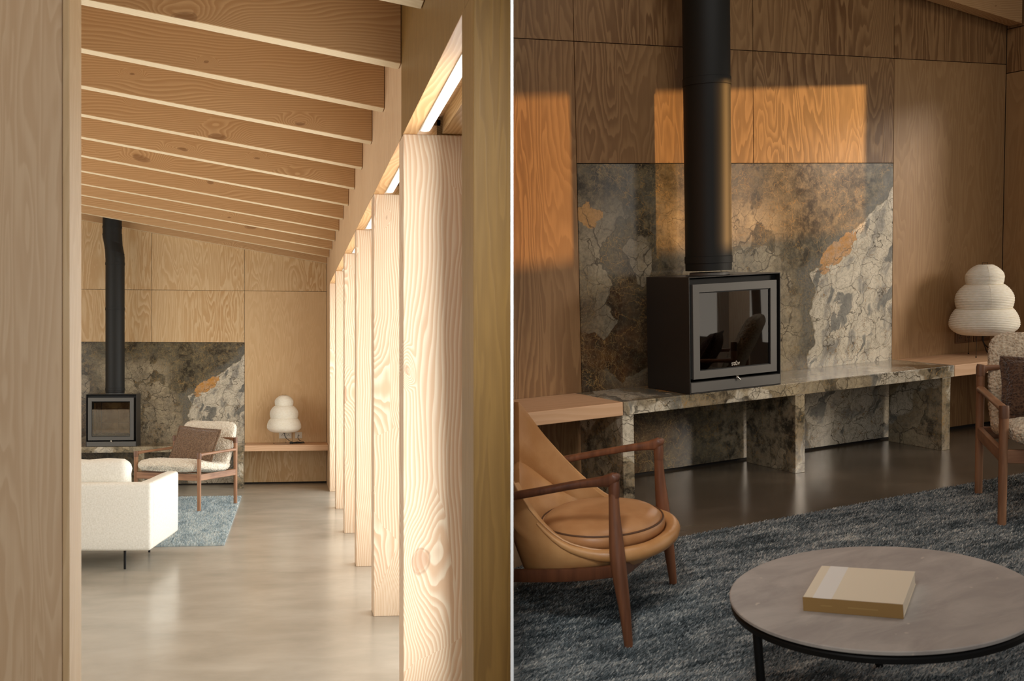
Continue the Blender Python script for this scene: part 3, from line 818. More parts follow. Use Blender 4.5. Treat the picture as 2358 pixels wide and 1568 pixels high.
def pillow(name, room, mw, w_, h_, d_, mat, label, edge=0.014):
    t = bpy.data.objects.new(name, None); C.objects.link(t); t.matrix_world = room @ mw
    tag(t, label, 'cushion')
    bm = bmesh.new(); n = 18
    grid = {}
    for side in (-1, 1):
        for i in range(n + 1):
            for j in range(n + 1):
                u, v = -1 + 2 * i / n, -1 + 2 * j / n
                k = ((1 - u * u) * (1 - v * v)) ** 0.42
                pin = 1 - 0.05 * (1 - abs(v) ** 2) * abs(u) ** 3
                pin2 = 1 - 0.05 * (1 - abs(u) ** 2) * abs(v) ** 3
                edgev = i in (0, n) or j in (0, n)
                if side == 1 and edgev: grid[(side, i, j)] = grid[(-1, i, j)]; continue
                p = Vector((u * w_ / 2 * pin, side * d_ / 2 * k, v * h_ / 2 * pin2))
                p += p.normalized() * mnoise.noise(p * 12) * 0.008 if p.length > 0 else Vector()
                grid[(side, i, j)] = bm.verts.new(p)
        for i in range(n):
            for j in range(n):
                bm.faces.new([grid[(side, a, b)] for a, b in ((i, j), (i + 1, j), (i + 1, j + 1), (i, j + 1))])
    o = mesh_obj('cover', bm, mat, t, smooth=True)
    md = o.modifiers.new('sub', 'SUBSURF'); md.levels = 1; md.render_levels = 2
    tx = bpy.data.textures.new('loops', 'CLOUDS'); tx.noise_scale = 0.012
    dm = o.modifiers.new('disp', 'DISPLACE'); dm.texture = tx; dm.strength = 0.008
    per = []
    for k in range(48):
        q = k / 48 * 4; s = int(q); f = -1 + 2 * (q - s)
        u, v = [(f, -1), (1, f), (-f, 1), (-1, -f)][s]
        per.append((u * w_ / 2 * (1 - 0.05 * (1 - v * v) * abs(u) ** 3), 0, v * h_ / 2 * (1 - 0.05 * (1 - u * u) * abs(v) ** 3)))
    per.append(per[0])
    bm = bmesh.new(); sweep(bm, per, [(edge, 0.006)] * len(per), seg=8, up=Vector((0, 1, 0)))
    mesh_obj('flange', bm, mat, t, smooth=True)
    return t

def rug(room, pts, th, label, base, pile, spacing, height, lean, region, seed, blade):
    t = thing('rug', room, (0, 0, 0), 0, label, 'rug')
    bm = bmesh.new(); poly_prism(bm, pts, 'Z', 0.001, th)
    if room is RM: trim(bm, room)
    mesh_obj('backing', bm, base, t)
    rng = np.random.default_rng(seed)
    x0, x1, y0, y1 = region
    nx, ny = int((x1 - x0) / spacing), int((y1 - y0) / spacing)
    gx, gy = np.meshgrid(np.linspace(x0, x1, nx), np.linspace(y0, y1, ny))
    P = np.c_[gx.ravel(), gy.ravel()] + rng.normal(0, spacing * 0.35, (nx * ny, 2))
    poly = np.array(pts); ins = np.ones(len(P), bool)
    for i in range(len(poly)):
        a, b = poly[i], poly[(i + 1) % len(poly)]
        ins &= ((b[0] - a[0]) * (P[:, 1] - a[1]) - (b[1] - a[1]) * (P[:, 0] - a[0])) > -0.004
    P = P[ins]; n = len(P)
    if room is RM:
        M = np.array(room)[:3]
        Wd = np.c_[P, np.full(n, th), np.ones(n)] @ M.T
        keep = ((Wd - np.array(PO)) @ np.array(PN)) > 0.01
        P = P[keep]; n = len(P)
    ang = rng.uniform(0, np.pi, n); hw = blade * rng.uniform(0.6, 1.2, n) / 2
    dx, dy = np.cos(ang) * hw, np.sin(ang) * hw
    h = height * rng.uniform(0.5, 1.2, n)
    lx = lean[0] * h * rng.uniform(0.3, 1.5, n) + rng.normal(0, 0.3, n) * h; ly = lean[1] * h * rng.uniform(0.3, 1.5, n) + rng.normal(0, 0.3, n) * h
    V = np.empty((n, 4, 3))
    V[:, 0] = np.c_[P[:, 0] - dx, P[:, 1] - dy, np.full(n, th - 0.002)]; V[:, 1] = np.c_[P[:, 0] + dx, P[:, 1] + dy, np.full(n, th - 0.002)]
    V[:, 2] = np.c_[P[:, 0] + lx + dx * 0.8, P[:, 1] + ly + dy * 0.8, th + h]; V[:, 3] = np.c_[P[:, 0] + lx - dx * 0.8, P[:, 1] + ly - dy * 0.8, th + h]
    me = bpy.data.meshes.new('pile')
    me.vertices.add(n * 4); me.loops.add(n * 4); me.polygons.add(n)
    me.vertices.foreach_set('co', V.reshape(-1)); me.loops.foreach_set('vertex_index', np.arange(n * 4, dtype=np.int32))
    me.polygons.foreach_set('loop_start', np.arange(0, n * 4, 4, dtype=np.int32)); me.polygons.foreach_set('loop_total', np.full(n, 4, np.int32))
    me.update(calc_edges=True); me.materials.append(pile)
    o = bpy.data.objects.new('pile', me); C.objects.link(o); o.parent = t; o['kind'] = 'stuff'
    return t

# ================================================================== LEFT ROOM : the setting
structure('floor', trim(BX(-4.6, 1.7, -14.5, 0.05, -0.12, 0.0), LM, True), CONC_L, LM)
end_wall(LM, ROOF_L, PLY_L, PLY_F, -4.6, False)
structure('wall_left', BX(-4.75, -4.6, -14.5, 0.1, -0.1, 3.9), PLY_L, LM)

# ceiling deck and rafters
bm = bmesh.new()
poly_prism(bm, [(-4.75, ROOF_L(-4.75) + RH), (1.7, ROOF_L(1.7) + RH), (1.7, ROOF_L(1.7) + RH + 0.1), (-4.75, ROOF_L(-4.75) + RH + 0.1)], 'Y', -14.5, 0.1)
ceil = structure('ceiling', trim(bm, LM, True), PLY_L, LM)
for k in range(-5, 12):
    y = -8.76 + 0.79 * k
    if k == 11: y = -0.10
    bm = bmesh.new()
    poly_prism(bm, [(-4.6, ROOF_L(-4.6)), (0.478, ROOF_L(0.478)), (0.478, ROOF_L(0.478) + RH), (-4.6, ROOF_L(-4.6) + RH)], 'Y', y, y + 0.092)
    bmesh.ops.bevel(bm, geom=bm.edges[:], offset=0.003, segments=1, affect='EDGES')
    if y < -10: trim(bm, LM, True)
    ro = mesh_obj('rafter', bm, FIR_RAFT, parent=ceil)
    ro.data.materials.append(FIR_LIT)
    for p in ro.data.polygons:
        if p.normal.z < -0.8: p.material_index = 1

# header wall above the posts, with a joint over each post
POSTS = [-8.83, -7.27, -5.713, -4.141, -2.522, -0.968]
HB = 2.365
hw = structure('wall_right', BX(0.4985, 0.53, -10.5, 0.0, HB + 0.013, 3.0), SHADOWGAP, LM)
ys = [-10.5, -10.41, -8.75, -7.19, -5.63, -4.06, -2.44, -0.9, 0.0]
for i, (a, b) in enumerate(zip(ys, ys[1:])):
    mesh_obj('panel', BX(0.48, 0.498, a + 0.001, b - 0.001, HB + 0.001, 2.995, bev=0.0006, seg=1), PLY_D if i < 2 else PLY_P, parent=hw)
# end stretch of solid wall beside the end wall
mesh_obj('panel', BX(0.48, 0.50, -0.78, 0.0, 0.0, HB - 0.002), PLY_P, parent=hw)
structure('wall_right', BX(0.502, 0.62, -0.78, 0.1, 0.0, 3.0), SHADOWGAP, LM)
for i, (a, b) in enumerate(zip(POSTS, POSTS[1:])):
    pass
bays = [(-10.36, POSTS[0])] + [(POSTS[i] + 0.17, POSTS[i + 1]) for i in range(5)]
ordn = ['nearest', 'second', 'third', 'fourth', 'fifth', 'farthest']
for i, (a, b) in enumerate(bays):
    structure('trim_%d' % (i + 1), BX(0.4805, 0.538, a - 0.02, b + 0.02, HB - 0.001, HB + 0.0008), FIR_SOFFIT, LM)
    if i < 5:
        t = thing('strip_light', LM, (0.562, b - 0.06, HB - 0.004), 0, '%s white strip light set into the soffit beside the timber posts' % {0: 'nearest and largest', 1: 'second nearest', 2: 'third nearest', 3: 'fourth nearest', 4: 'small farthest visible'}[i], 'light', 'strip lights over the openings')
        L_ = b - a - 0.12
        pts = []
        for q in range(9):
            an = math.pi * q / 8; pts.append((0.019 * math.cos(an), 0.019 * math.sin(an) - 0.019))
        pts += [(-0.019, -L_), (0.019, -L_)]
        bm = bmesh.new(); poly_prism(bm, pts, 'Z', 0.0, 0.02); mesh_obj('diffuser', bm, LEDM, t)
        mesh_obj('housing', BX(-0.024, -0.0195, -L_, -0.012, -0.002, 0.03), METW, t)
    structure('trim_%d' % (i + 10), trim(BX(0.538, 0.66, a, b, HB + 0.075, HB + 0.10), LM, True), FIR_RAFT, LM)
    structure('trim_%d' % (i + 20), trim(BX(0.645, 0.76, a, b, HB + 0.004, HB + 0.20), LM, True), FIR_LINTEL, LM)

for i, y in enumerate(POSTS):
    w1 = 0.745 if i == 0 else 0.70
    lab = ['nearest and widest pale timber post with large knots, full height', 'second pale timber post behind the nearest one', 'third pale timber post from the front of the row',
           'fourth pale timber post from the front of the row', 'fifth pale timber post, narrow in view, near the shelf end', 'farthest pale timber post, beside the end wall'][i]
    bm = BX(0.48, w1, y, y + 0.17, 0.0, HB - 0.0015, bev=0.004)
    tag(mesh_obj('timber_post', bm, FIR_POST, room=LM), lab, 'post', 'timber posts along the openings')
    
# foreground jamb on the right, and the board wall on the left edge
jw = structure('wall_front', BX(0.502, 0.578, -10.53, -10.36, 0.0, 3.3), SHADOWGAP, LM)
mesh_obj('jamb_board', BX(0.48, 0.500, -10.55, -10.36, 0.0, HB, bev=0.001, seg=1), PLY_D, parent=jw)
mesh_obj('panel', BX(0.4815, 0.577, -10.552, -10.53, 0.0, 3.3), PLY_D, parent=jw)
lw = structure('wall_front', BX(-4.6, -0.478, -10.905, -10.80, 0.0, 3.8), SHADOWGAP, LM)
mesh_obj('panel', BX(-1.70, -0.4755, -10.93, -10.90, 0.0, 3.8), PLY_P, parent=lw)
mesh_obj('jamb_board', BX(-0.4735, -0.459, -10.935, -10.80, 0.0, 3.8, bev=0.002), PLY_F, parent=lw)

# party wall between the two rooms
pm_ = Matrix.Translation((0, -13.33, 0)) @ Matrix.Rotation(-PT, 4, 'Z')      # local +y runs away from the camera
structure('wall_party', BX(-0.0030, 0.0030, 2.70, 13.5, -1.6, 4.8), PLY_RF, pm_)
structure('trim_40', BX(-0.0034, 0.0034, 2.66, 2.70, -1.6, 4.8), WHITE, pm_)
structure('wall_sunblock_left', BX(1.72, 1.85, -4.6, 1.0, -0.5, 5.2), WHITE, LM)  # unseen blocker, added to stop the sun reaching the left openings

# ================================================================== LEFT ROOM : things
stone_bench(LM, 0.513, 'long polished brown stone bench under the stove in the bright left room', (-2.82, -1.70, -0.572))
wood_shelf(LM, -0.490, 0.478, 0.513, 'pale timber wall bench carrying the paper lamp, in the bright left room')
wood_shelf(LM, -4.6, -2.834, 0.513, 'pale timber wall bench running left from the stone bench, hidden behind the board wall')
stove(LM, (-1.997, -0.13, 0.5), 0.56, 0.37, 'black steel wood stove behind the white sofa, beige firebrick showing', False)
flue(LM, (-1.985, -0.30, 0), 0.108, [(1.114, 2.70)], [(2.075, 0.03), (1.14, 0.03), (2.60, 0.03)], 'black flue pipe with elbow rising to the pale rafters in the left room', elbow=(2.68, 2.96, -0.035, 0.02, 3.37))
paper_lamp(LM, (-0.035, -0.24, 0.5), 1.03, 'three-tier white paper lamp on the timber bench near the farthest posts')
socket(LM, -0.02, 0.585, 0.15, 0.075, 'double white wall socket under the bright paper lamp, left of the pair', SOCK_L, 2)
socket(LM, 0.14, 0.585, 0.085, 0.075, 'single white wall socket beside the double one, with a plug in it', SOCK_L, 1)
bm = bmesh.new()
pts = smoothpath([(-0.035, -0.24, 0.63), (-0.02, -0.25, 0.58), (0.03, -0.26, 0.535), (0.09, -0.24, 0.512), (0.16, -0.2, 0.506), (0.21, -0.26, 0.508), (0.13, -0.30, 0.508), (0.06, -0.26, 0.506), (0.12, -0.2, 0.506), (0.2, -0.16, 0.51), (0.15, -0.10, 0.53), (0.13, -0.03, 0.56), (0.14, -0.016, 0.585)], 8)
sweep(bm, pts, [0.0035] * len(pts), seg=6)
for q in range(3):
    c = smoothpath([(0.05 + 0.02 * q, -0.22 - 0.03 * q, 0.51), (0.12, -0.27 + 0.04 * q, 0.518), (0.20 - 0.02 * q, -0.24, 0.51), (0.13, -0.18 - 0.03 * q, 0.516), (0.06, -0.23, 0.51)], 6)
    sweep(bm, c, [0.0035] * len(c), seg=6)
t = thing('power_cord', LM, (0, 0, 0), 0, 'tangled black power cord lying on the bench beside the bright paper lamp', 'cord')
mesh_obj('flex', bm, RUBBER, t, smooth=True)
mesh_obj('switch', BX(0.03, 0.075, -0.29, -0.265, 0.501, 0.522, bev=0.005), RUBBER, t)

# sofa (seen from behind)
t = thing('sofa', LM, (-0.925, -5.715, 0), R_(-6.5), 'white linen sofa seen from behind, on slim black metal legs', 'sofa')
def soft(name, a, par, bev=0.03, sub=False, wob=0.004, mat=SOFA):
    bm = BX(*a, bev=bev, seg=3)
    bmesh.ops.subdivide_edges(bm, edges=[e for e in bm.edges if e.calc_length() > 0.12], cuts=5, use_grid_fill=True)
    for v in bm.verts: v.co += Vector((mnoise.noise(v.co * 4), mnoise.noise(v.co * 4 + Vector((9, 0, 0))), mnoise.noise(v.co * 4 + Vector((0, 9, 0))))) * wob
    return mesh_obj(name, bm, mat, par, smooth=True, auto=60)
soft('backrest', (-2.5, -0.0, 0.0, 0.11, 0.142, 0.606), t, 0.022)
soft('armrest', (-0.10, 0.0, 0.09, 0.90, 0.142, 0.606), t, 0.022)
soft('armrest', (-2.5, -2.40, 0.09, 0.90, 0.142, 0.606), t, 0.022)
soft('seat_base', (-2.39, -0.11, 0.10, 0.88, 0.142, 0.30), t, 0.02)
for i in range(2):
    soft('seat_cushion', (-2.38 + 1.135 * i, -1.255 + 1.135 * i, 0.28, 0.90, 0.302, 0.45), t, 0.05)
for i in range(2):
    x0, x1 = -2.39 + 1.11 * i, -1.30 + 1.11 * i
    bm = BX(x0, x1, 0.115, 0.30, 0.33, 0.755, bev=0.05, seg=3)
    bmesh.ops.subdivide_edges(bm, edges=[e for e in bm.edges if e.calc_length() > 0.12], cuts=7, use_grid_fill=True)
    for v in bm.verts:
        p = v.co; dx = min(p.x - x0, x1 - p.x)
        p.z += 0.010 * mnoise.noise(p * 7) - 0.020 * max(0, 1 - dx / 0.06) * (p.z > 0.6)
        p.y += 0.016 * mnoise.noise(p * 6 + Vector((5, 5, 5)))
        p.x += 0.018 * mnoise.noise(Vector((0, p.y * 14, p.z * 14)))
    mesh_obj('back_cushion', bm, SOFA, t, smooth=True, auto=70)
for x in (-0.20, -2.30):
    for y in (0.10, 0.80):
        bm = bmesh.new(); cyl(bm, (x, y, 0.0), (x, y, 0.145), 0.0085, 0.0095, seg=14)
        mesh_obj('leg', bm, IRON, t, smooth=True, auto=50)

# easy chair: feet A (front), B (rear), C (far rear)
LA, LB, LC = Vector((-0.889, -2.718, 0)), Vector((-0.575, -2.151, 0)), Vector((-1.115, -1.631, 0))
cen = (LA + LC) / 2; fw = (LA - LB).normalized()
lounge_chair(LM, (cen.x, cen.y, 0.016), math.atan2(-fw.x, fw.y), 1.06, 'cream boucle easy chair with walnut frame standing behind the white sofa', BCL_L)
ch = math.atan2(-fw.x, fw.y)
mw = Matrix.Translation((cen.x, cen.y, 0.016)) @ Matrix.Rotation(ch, 4, 'Z') @ Matrix.Translation((-0.03, -0.10, 0.60)) @ Matrix.Rotation(R_(24), 4, 'X') @ Matrix.Rotation(R_(-4), 4, 'Y')
pillow('throw_cushion', LM, mw, 0.50, 0.37, 0.13, BCL_B, 'brown boucle cushion leaning in the cream chair behind the white sofa')
rug(LM, [(-3.3, -4.66), (-0.49, -4.66), (-0.49, -1.39), (-3.3, -1.39)], 0.013, 'pale blue-grey rug on the light concrete floor, in the left room', RUG_L, RUG_LP, 0.010, 0.010, (0.0, 0.3), (-1.75, -0.48, -4.68, -1.37), 3, 0.006)

# ================================================================== RIGHT ROOM : the setting
def floor_right():
    bm = BX(-5.6, 1.2, -5.4, 0.05, -0.10, 0.0); trim(bm, RM); return bm
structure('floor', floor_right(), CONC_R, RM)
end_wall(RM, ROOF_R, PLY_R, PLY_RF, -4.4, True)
def deck_right(x0, x1, lift, y0, y1):
    bm = bmesh.new()
    poly_prism(bm, [(x0, ROOF_R(x0) + lift), (x1, ROOF_R(x1) + lift), (x1, ROOF_R(x1) + lift + 0.1), (x0, ROOF_R(x0) + lift + 0.1)], 'Y', y0, y1)
    return trim(bm, RM)
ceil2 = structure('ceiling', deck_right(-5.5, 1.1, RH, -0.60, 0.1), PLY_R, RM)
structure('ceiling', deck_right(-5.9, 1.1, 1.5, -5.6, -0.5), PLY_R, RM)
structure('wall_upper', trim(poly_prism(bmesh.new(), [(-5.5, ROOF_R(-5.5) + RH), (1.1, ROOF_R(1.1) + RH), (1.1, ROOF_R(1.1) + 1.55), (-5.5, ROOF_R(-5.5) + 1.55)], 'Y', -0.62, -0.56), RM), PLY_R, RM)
for k in range(0, 1):
    y = -0.125 - 0.79 * k
    bm = bmesh.new()
    poly_prism(bm, [(-5.0, ROOF_R(-5.0)), (0.452, ROOF_R(0.452)), (0.452, ROOF_R(0.452) + RH), (-5.0, ROOF_R(-5.0) + RH)], 'Y', y, y + 0.09)
    trim(bm, RM)
    mesh_obj('rafter', bm, FIR_RAFT, parent=ceil2)
wr = structure('wall_right', BX(0.50, 0.62, -0.60, 0.1, 0.0, 2.9), SHADOWGAP, RM)
mesh_obj('panel', BX(0.48, 0.502, -0.625, -0.002, 0.0, 2.278), PLY_RF, parent=wr)
mesh_obj('panel', BX(0.48, 0.502, -0.625, -0.002, 2.283, 2.555), PLY_R, parent=wr)
mesh_obj('panel', BX(0.48, 0.502, -5.3, -0.002, 2.56, 2.9), PLY_R, parent=wr)
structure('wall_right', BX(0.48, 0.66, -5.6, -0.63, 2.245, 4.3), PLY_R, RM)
structure('wall_right', BX(0.48, 0.70, -10.5, -5.2, -1.0, 4.6), PLY_R, RM)  # unseen stretch, added to keep the sun off the left room
for y in (-2.2, -3.75):
    structure('trim_50', BX(0.48, 0.72, y, y + 0.16, 0.0, 2.244, bev=0.004), FIR_POST, RM)
structure('wall_sunblock_low', BX(3.2, 3.35, -9.0, 2.0, -0.4, 1.52), SUNBLOCK, RM)  # unseen blocker, added to cut off the lower part of the sun beam

# ================================================================== RIGHT ROOM : things
stone_bench(RM, 0.444, 'long polished brown stone bench under the stove in the dim right room', (-2.838, -1.712, -0.588))
wood_shelf(RM, -0.490, 0.478, 0.444, 'pale timber wall bench carrying the paper lamp, in the dim right room')
wood_shelf(RM, -4.4, -2.834, 0.444, 'pale timber wall bench running left behind the tan leather armchair', cut=True)
stove(RM, (-2.123, -0.09, 0.502), 0.603, 0.36, 'black steel wood stove with dark glass in the dim right room', True)
flue(RM, (-2.115, -0.225, 0), 0.122, [(1.125, 2.60), (2.6, 2.95)], [(2.095, 0.04), (1.165, 0.036)], 'straight matt black flue pipe rising out of the picture in the dim right room')
paper_lamp(RM, (0.035, -0.22, 0.5), 1.02, 'three-tier white paper lamp at the right edge, casting a shadow on plywood', True)
socket(RM, 0.12, 0.60, 0.15, 0.075, 'bronze double wall socket behind the paper lamp at the right edge', SOCK_R, 2)
socket(RM, 0.29, 0.60, 0.15, 0.075, 'bronze wall socket nearest the corner behind the right lamp', SOCK_R, 2)
bm = bmesh.new(); pts = smoothpath([(0.035, -0.22, 0.64), (0.05, -0.2, 0.60), (0.10, -0.18, 0.55), (0.16, -0.15, 0.51), (0.24, -0.12, 0.505), (0.28, -0.03, 0.55), (0.29, -0.016, 0.60)], 8)
sweep(bm, pts, [0.0035] * len(pts), seg=6)
tag(mesh_obj('power_cord', bm, RUBBER, room=RM, smooth=True), 'black power cord hanging from the paper lamp at the right edge', 'cord')

# rug of the right room
rug(RM, [(-5.2, -3.9), (0.40, -3.9), (0.40, -1.125), (-5.2, -1.225)], 0.014, 'dark slate-blue rug with frayed edge under the armchair and round table', RUG_R, RUG_RP, 0.0070, 0.007, (1.6, 0.1), (-4.9, 0.1, -3.25, -1.10), 5, 0.0045)

# easy chair at the right edge
RA, RB = Vector((-1.803, -1.768, 0)), Vector((-1.39, -1.324, 0))
f2 = (RA - RB).normalized(); s2 = Vector((-f2.y, f2.x, 0))
cen = (RA + RB) / 2 + s2 * 0.345
ch = math.atan2(-f2.x, f2.y)
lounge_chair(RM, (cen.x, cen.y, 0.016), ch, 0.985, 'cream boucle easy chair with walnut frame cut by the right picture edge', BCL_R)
mw = Matrix.Translation((cen.x, cen.y, 0.016)) @ Matrix.Rotation(ch, 4, 'Z') @ Matrix.Translation((0.03, -0.10, 0.535)) @ Matrix.Rotation(R_(30), 4, 'X') @ Matrix.Rotation(R_(-3), 4, 'Y')
pillow('throw_cushion', RM, mw, 0.50, 0.29, 0.13, BCL_BR, 'dark brown boucle cushion in the chair cut by the right picture edge')

# tan leather armchair (its back runs out of the picture at the party wall)
LCM = Matrix.Translation((-3.7485, -1.9225, 0.016)) @ Matrix(((0.755205, 0.655489, 0, 0), (0.655489, -0.755205, 0, 0), (0, 0, 1, 0), (0, 0, 0, 1)))
lc = bpy.data.objects.new('leather_armchair', None); C.objects.link(lc)
# axes: u across (near to far), v forward; keep it right-handed by mirroring u
ang = math.atan2(-0.655489, -0.755205)
lc.matrix_world = RM @ Matrix.Translation((-3.7485, -1.9225, 0.016)) @ Matrix.Rotation(ang, 4, 'Z')
tag(lc, 'tan leather armchair with teak arms and tapering legs on the slate rug', 'chair')
LW = lc.matrix_world.copy()
def lco(name, bm, m, par=None, smooth=True, auto=50):
    trim(bm, LW)
    return mesh_obj(name, bm, m, par or lc, smooth=smooth, auto=auto) if len(bm.faces) else None
def U(u, v, z): return (-u, v, z)
for sg in (-1, 1):
    bm = bmesh.new()
    rows = smoothpath([(sg * 0.341, 0.0, 0.0, 0.0135), (sg * 0.337, -0.012, 0.12, 0.019), (sg * 0.333, -0.028, 0.24, 0.0245), (sg * 0.330, -0.035, 0.31, 0.024), (sg * 0.324, -0.042, 0.42, 0.018), (sg * 0.321, -0.044, 0.49, 0.016)], 6)
    sweep(bm, [U(r[0], r[1], r[2]) for r in rows], [r[3] for r in rows], seg=18)
    lco('leg', bm, TEAK)
    bm = bmesh.new()
    x = sg * 0.32
    rows = smoothpath([(x, -0.030, 0.553, 0.004, 0.006), (x, -0.036, 0.543, 0.016, 0.016), (x, -0.06, 0.529, 0.018, 0.020), (x, -0.09, 0.523, 0.017, 0.016), (x, -0.16, 0.511, 0.018, 0.013), (x * 1.03, -0.30, 0.480, 0.021, 0.013), (x * 1.02, -0.42, 0.452, 0.022, 0.014), (x * 0.98, -0.58, 0.415, 0.02, 0.015), (x * 0.92, -0.74, 0.38, 0.016, 0.015)], 5)
    sweep(bm, [U(r[0], r[1], r[2]) for r in rows], [(r[3], r[4]) for r in rows], seg=16, power=2.8)
    lco('armrest', bm, TEAKD if sg < 0 else TEAK)
    bm = bmesh.new(); sweep(bm, [U(x, -0.043, 0.475), U(x, -0.043, 0.505), U(x, -0.040, 0.53)], [(0.0165, 0.0165), (0.018, 0.018), (0.014, 0.014)], seg=14, power=2.6)
    lco('arm_joint', bm, TEAKD if sg < 0 else TEAK)
    bm = bmesh.new()
    rows = smoothpath([(sg * 0.325, -0.03, 0.240, 0.012, 0.020), (sg * 0.305, -0.2, 0.205, 0.012, 0.022), (sg * 0.28, -0.40, 0.178, 0.012, 0.022), (sg * 0.25, -0.62, 0.16, 0.012, 0.02)], 4)
    sweep(bm, [U(r[0], r[1], r[2]) for r in rows], [(r[3], r[4]) for r in rows], seg=12, power=4)
    lco('side_rail', bm, TEAKD)  # darker teak paints the shadow on the rail
bm = bmesh.new()
rows = smoothpath([(-0.325, -0.03, 0.245, 0.012, 0.032), (-0.2, -0.03, 0.222, 0.013, 0.022), (0, -0.03, 0.208, 0.013, 0.02), (0.2, -0.03, 0.222, 0.013, 0.022), (0.325, -0.03, 0.245, 0.012, 0.032)], 5)
sweep(bm, [U(r[0], r[1], r[2]) for r in rows], [(r[3], r[4]) for r in rows], seg=12, power=4)
lco('front_rail', bm, TEAK)
# leather shell
half_rim = [(0, 0.062, 0.292), (0.12, 0.048, 0.292), (0.22, 0.008, 0.292), (0.283, -0.055, 0.293), (0.306, -0.13, 0.298), (0.310, -0.22, 0.322), (0.297, -0.31, 0.385), (0.268, -0.385, 0.468), (0.225, -0.45, 0.560), (0.172, -0.51, 0.655), (0.10, -0.545, 0.725), (0, -0.556, 0.752)]
half_bot = [(0, 0.02, 0.222), (0.10, 0.01, 0.220), (0.18, -0.02, 0.217), (0.235, -0.07, 0.212), (0.265, -0.14, 0.205), (0.27, -0.22, 0.192), (0.258, -0.31, 0.185), (0.23, -0.37, 0.182), (0.19, -0.40, 0.18), (0.14, -0.42, 0.18), (0.08, -0.43, 0.18), (0, -0.435, 0.18)]
rim = [np.array(r[:3]) for r in smoothpath(half_rim, 3)]; bot = [np.array(r[:3]) for r in smoothpath(half_bot, 3)]
full_r = rim + [r * np.array([-1, 1, 1]) for r in rim[-2:0:-1]]; full_b = bot + [r * np.array([-1, 1, 1]) for r in bot[-2:0:-1]]
bm = bmesh.new(); rings = []
NR = 18
for j in range(NR + 1):
    f = j / NR; ring = []
    for r_, b_ in zip(full_r, full_b):
        p = b_ + (r_ - b_) * f
        out = np.array([r_[0], r_[1] + 0.16, 0]); ln_ = np.linalg.norm(out) + 1e-6
        back = max(0.0, min(1.0, (-0.33 - r_[1]) / 0.08))
        p = p + out / ln_ * (0.022 * math.sin(math.pi * f) + 0.016 * back * math.exp(-((f - 0.56) / 0.055) ** 2))
        ring.append(bm.verts.new(U(*p)))
    rings.append(ring)
n = len(rings[0])
for a, b in zip(rings, rings[1:]):
    for k in range(n): bm.faces.new((a[k], a[(k + 1) % n], b[(k + 1) % n], b[k]))
bm.faces.new(rings[0])
sh = lco('leather_shell', bm, LEA)
md = sh.modifiers.new('solid', 'SOLIDIFY'); md.thickness = 0.024; md.offset = -1 if True else 1
md = sh.modifiers.new('bev', 'BEVEL'); md.width = 0.009; md.segments = 3; md.limit_method = 'ANGLE'; md.angle_limit = R_(50)
# front roll
bm = bmesh.new()
fr = [r for r in full_r if r[1] > -0.32]; fr = sorted(fr, key=lambda r: math.atan2(r[0], r[1] + 0.14))
rr = [0.004 + 0.022 * max(0.0, min(1.0, (r[1] + 0.32) / 0.30)) for r in fr]
sweep(bm, [U(r[0] * 1.0, r[1], r[2] - 0.018) for r in fr], rr, seg=14)
lco('front_roll', bm, LEA)
# piping on the rim
bm = bmesh.new(); pp = full_r + [full_r[0]]
sweep(bm, [U(*r) for r in pp], [0.0035] * len(pp), seg=6)
lco('rim_piping', bm, LEA)
# round seat cushion
bm = bmesh.new()
prof = [(0.0, 0.268), (0.20, 0.268), (0.238, 0.275), (0.250, 0.295), (0.251, 0.312), (0.246, 0.322), (0.240, 0.326), (0.236, 0.323), (0.232, 0.330), (0.215, 0.342), (0.17, 0.353), (0.10, 0.359), (0.0, 0.361)]
lathe(bm, prof, 64)
for v in bm.verts:
    x, y, z = v.co
    if z > 0.33: z += 0.006 * mnoise.noise(Vector((x * 5, y * 16, 1.0))) * min(1, (0.235 - min(0.235, math.hypot(x, y))) * 8)
    v.co = Vector((x * 1.10, y * 0.84 - 0.172, z))
cu = lco('seat_cushion', bm, LEAS, auto=75)
bm = bmesh.new(); pp = [(0.243 * 1.10 * math.cos(a), 0.243 * 0.84 * math.sin(a) - 0.172, 0.325) for a in np.linspace(0, 2 * math.pi, 61)]
sweep(bm, pp, [0.0035] * len(pp), seg=6); lco('seam', bm, SEAM, par=cu)

# round low table
TM = RM @ Matrix.Translation((-3.7473, -2.9074, 0.36)) @ Matrix.Rotation(math.hypot(0.0072, 0.0818), 4, Vector((-0.0072, -0.0818, 0)))
tb = bpy.data.objects.new('coffee_table', None); C.objects.link(tb); tb.matrix_world = TM
tag(tb, 'round low table with grey stone top and black metal frame', 'table')
TR = 0.3785
bm = bmesh.new(); lathe(bm, [(0, -0.012), (TR - 0.004, -0.012), (TR, -0.009), (TR, -0.002), (TR - 0.003, 0.0), (0, 0.0)], 96)
mesh_obj('table_top', bm, TBL, tb, smooth=True, auto=30)
bm = bmesh.new(); lathe(bm, [(TR - 0.03, -0.016), (TR - 0.006, -0.016), (TR - 0.002, -0.020), (TR - 0.002, -0.032), (TR - 0.03, -0.032), (TR - 0.03, -0.016)], 96)
mesh_obj('rim_ring', bm, IRON, tb, smooth=True, auto=30)
bm = bmesh.new(); lathe(bm, [(0, -0.016), (TR - 0.012, -0.016), (TR - 0.012, -0.012), (0, -0.012)], 64); mesh_obj('under_plate', bm, IRON, tb)
inv = TM.inverted()
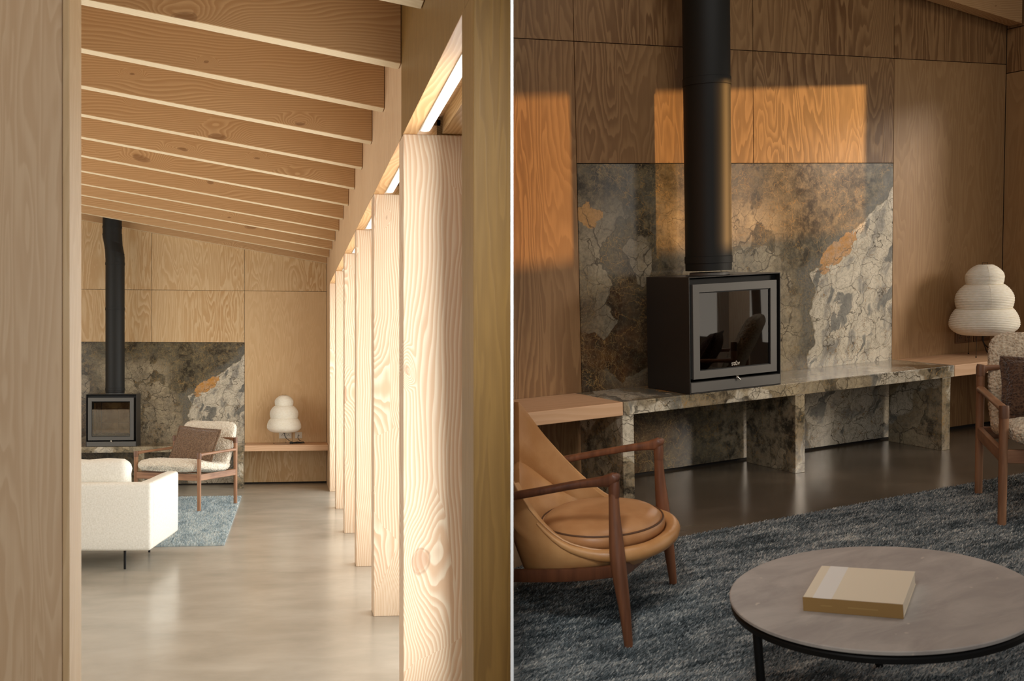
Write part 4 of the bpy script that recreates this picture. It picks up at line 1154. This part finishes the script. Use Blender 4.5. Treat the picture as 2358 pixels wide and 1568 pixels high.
fl = inv @ (RM @ Vector((-3.7473, -2.9074, 0.016))); nz = (inv.to_3x3() @ (RM.to_3x3() @ Vector((0, 0, 1)))).normalized()
for a in (170, 46, 290):
    px_, py_ = (TR - 0.016) * math.cos(R_(a)), (TR - 0.016) * math.sin(R_(a))
    zf = ((fl - Vector((px_, py_, 0))).dot(nz)) / nz.z
    bm = bmesh.new(); cyl(bm, (px_, py_, -0.03), (px_, py_, zf), 0.0115, seg=16)
    mesh_obj('leg', bm, IRON, tb, smooth=True, auto=50)

# book on the table
BM_ = TM @ Matrix.Translation((0, 0, 0.0005))
corners = [RM @ Vector(c) for c in ((-3.779, -2.739, 0.40), (-3.635, -2.928, 0.40), (-3.856, -3.069, 0.40), (-3.979, -2.874, 0.40))]
cl = [BM_.inverted() @ c for c in corners]
cc = sum(cl, Vector()) / 4
ax = ((cl[1] - cl[0]) + (cl[2] - cl[3])); ba = math.atan2(ax.y, ax.x)
bk = bpy.data.objects.new('book', None); C.objects.link(bk)
bk.matrix_world = BM_ @ Matrix.Translation((cc.x, cc.y, 0)) @ Matrix.Rotation(ba, 4, 'Z')
tag(bk, 'thick cloth-bound book with a white label band on the round table', 'book')
bw, bh, bt = 0.118, 0.122, 0.036
mesh_obj('pages', BX(-bw + 0.004, bw - 0.0015, -bh + 0.003, bh - 0.003, 0.003, bt - 0.003), PAGE, bk)
mesh_obj('cover', BX(-bw, bw, -bh, bh, bt - 0.003, bt, bev=0.0008, seg=1), CLOTHB, bk)
mesh_obj('cover', BX(-bw, bw, -bh, bh, 0.0, 0.003, bev=0.0008, seg=1), CLOTHB, bk)
sp = mesh_obj('spine', BX(-bw, bw, -bh - 0.001, -bh + 0.003, 0.0, bt), SPINE, bk)
mesh_obj('label_band', BX(-bw + 0.024, -bw + 0.070, -bh + 0.001, bh - 0.001, bt, bt + 0.0006), LABELP, bk)
bm = bmesh.new()
box(bm, -0.075, -0.048, -bh - 0.0014, -bh - 0.001, 0.0165, 0.0192); box(bm, -0.01, 0.06, -bh - 0.0014, -bh - 0.001, 0.016, 0.0190)
mesh_obj('faint_print', bm, GOLD, sp)
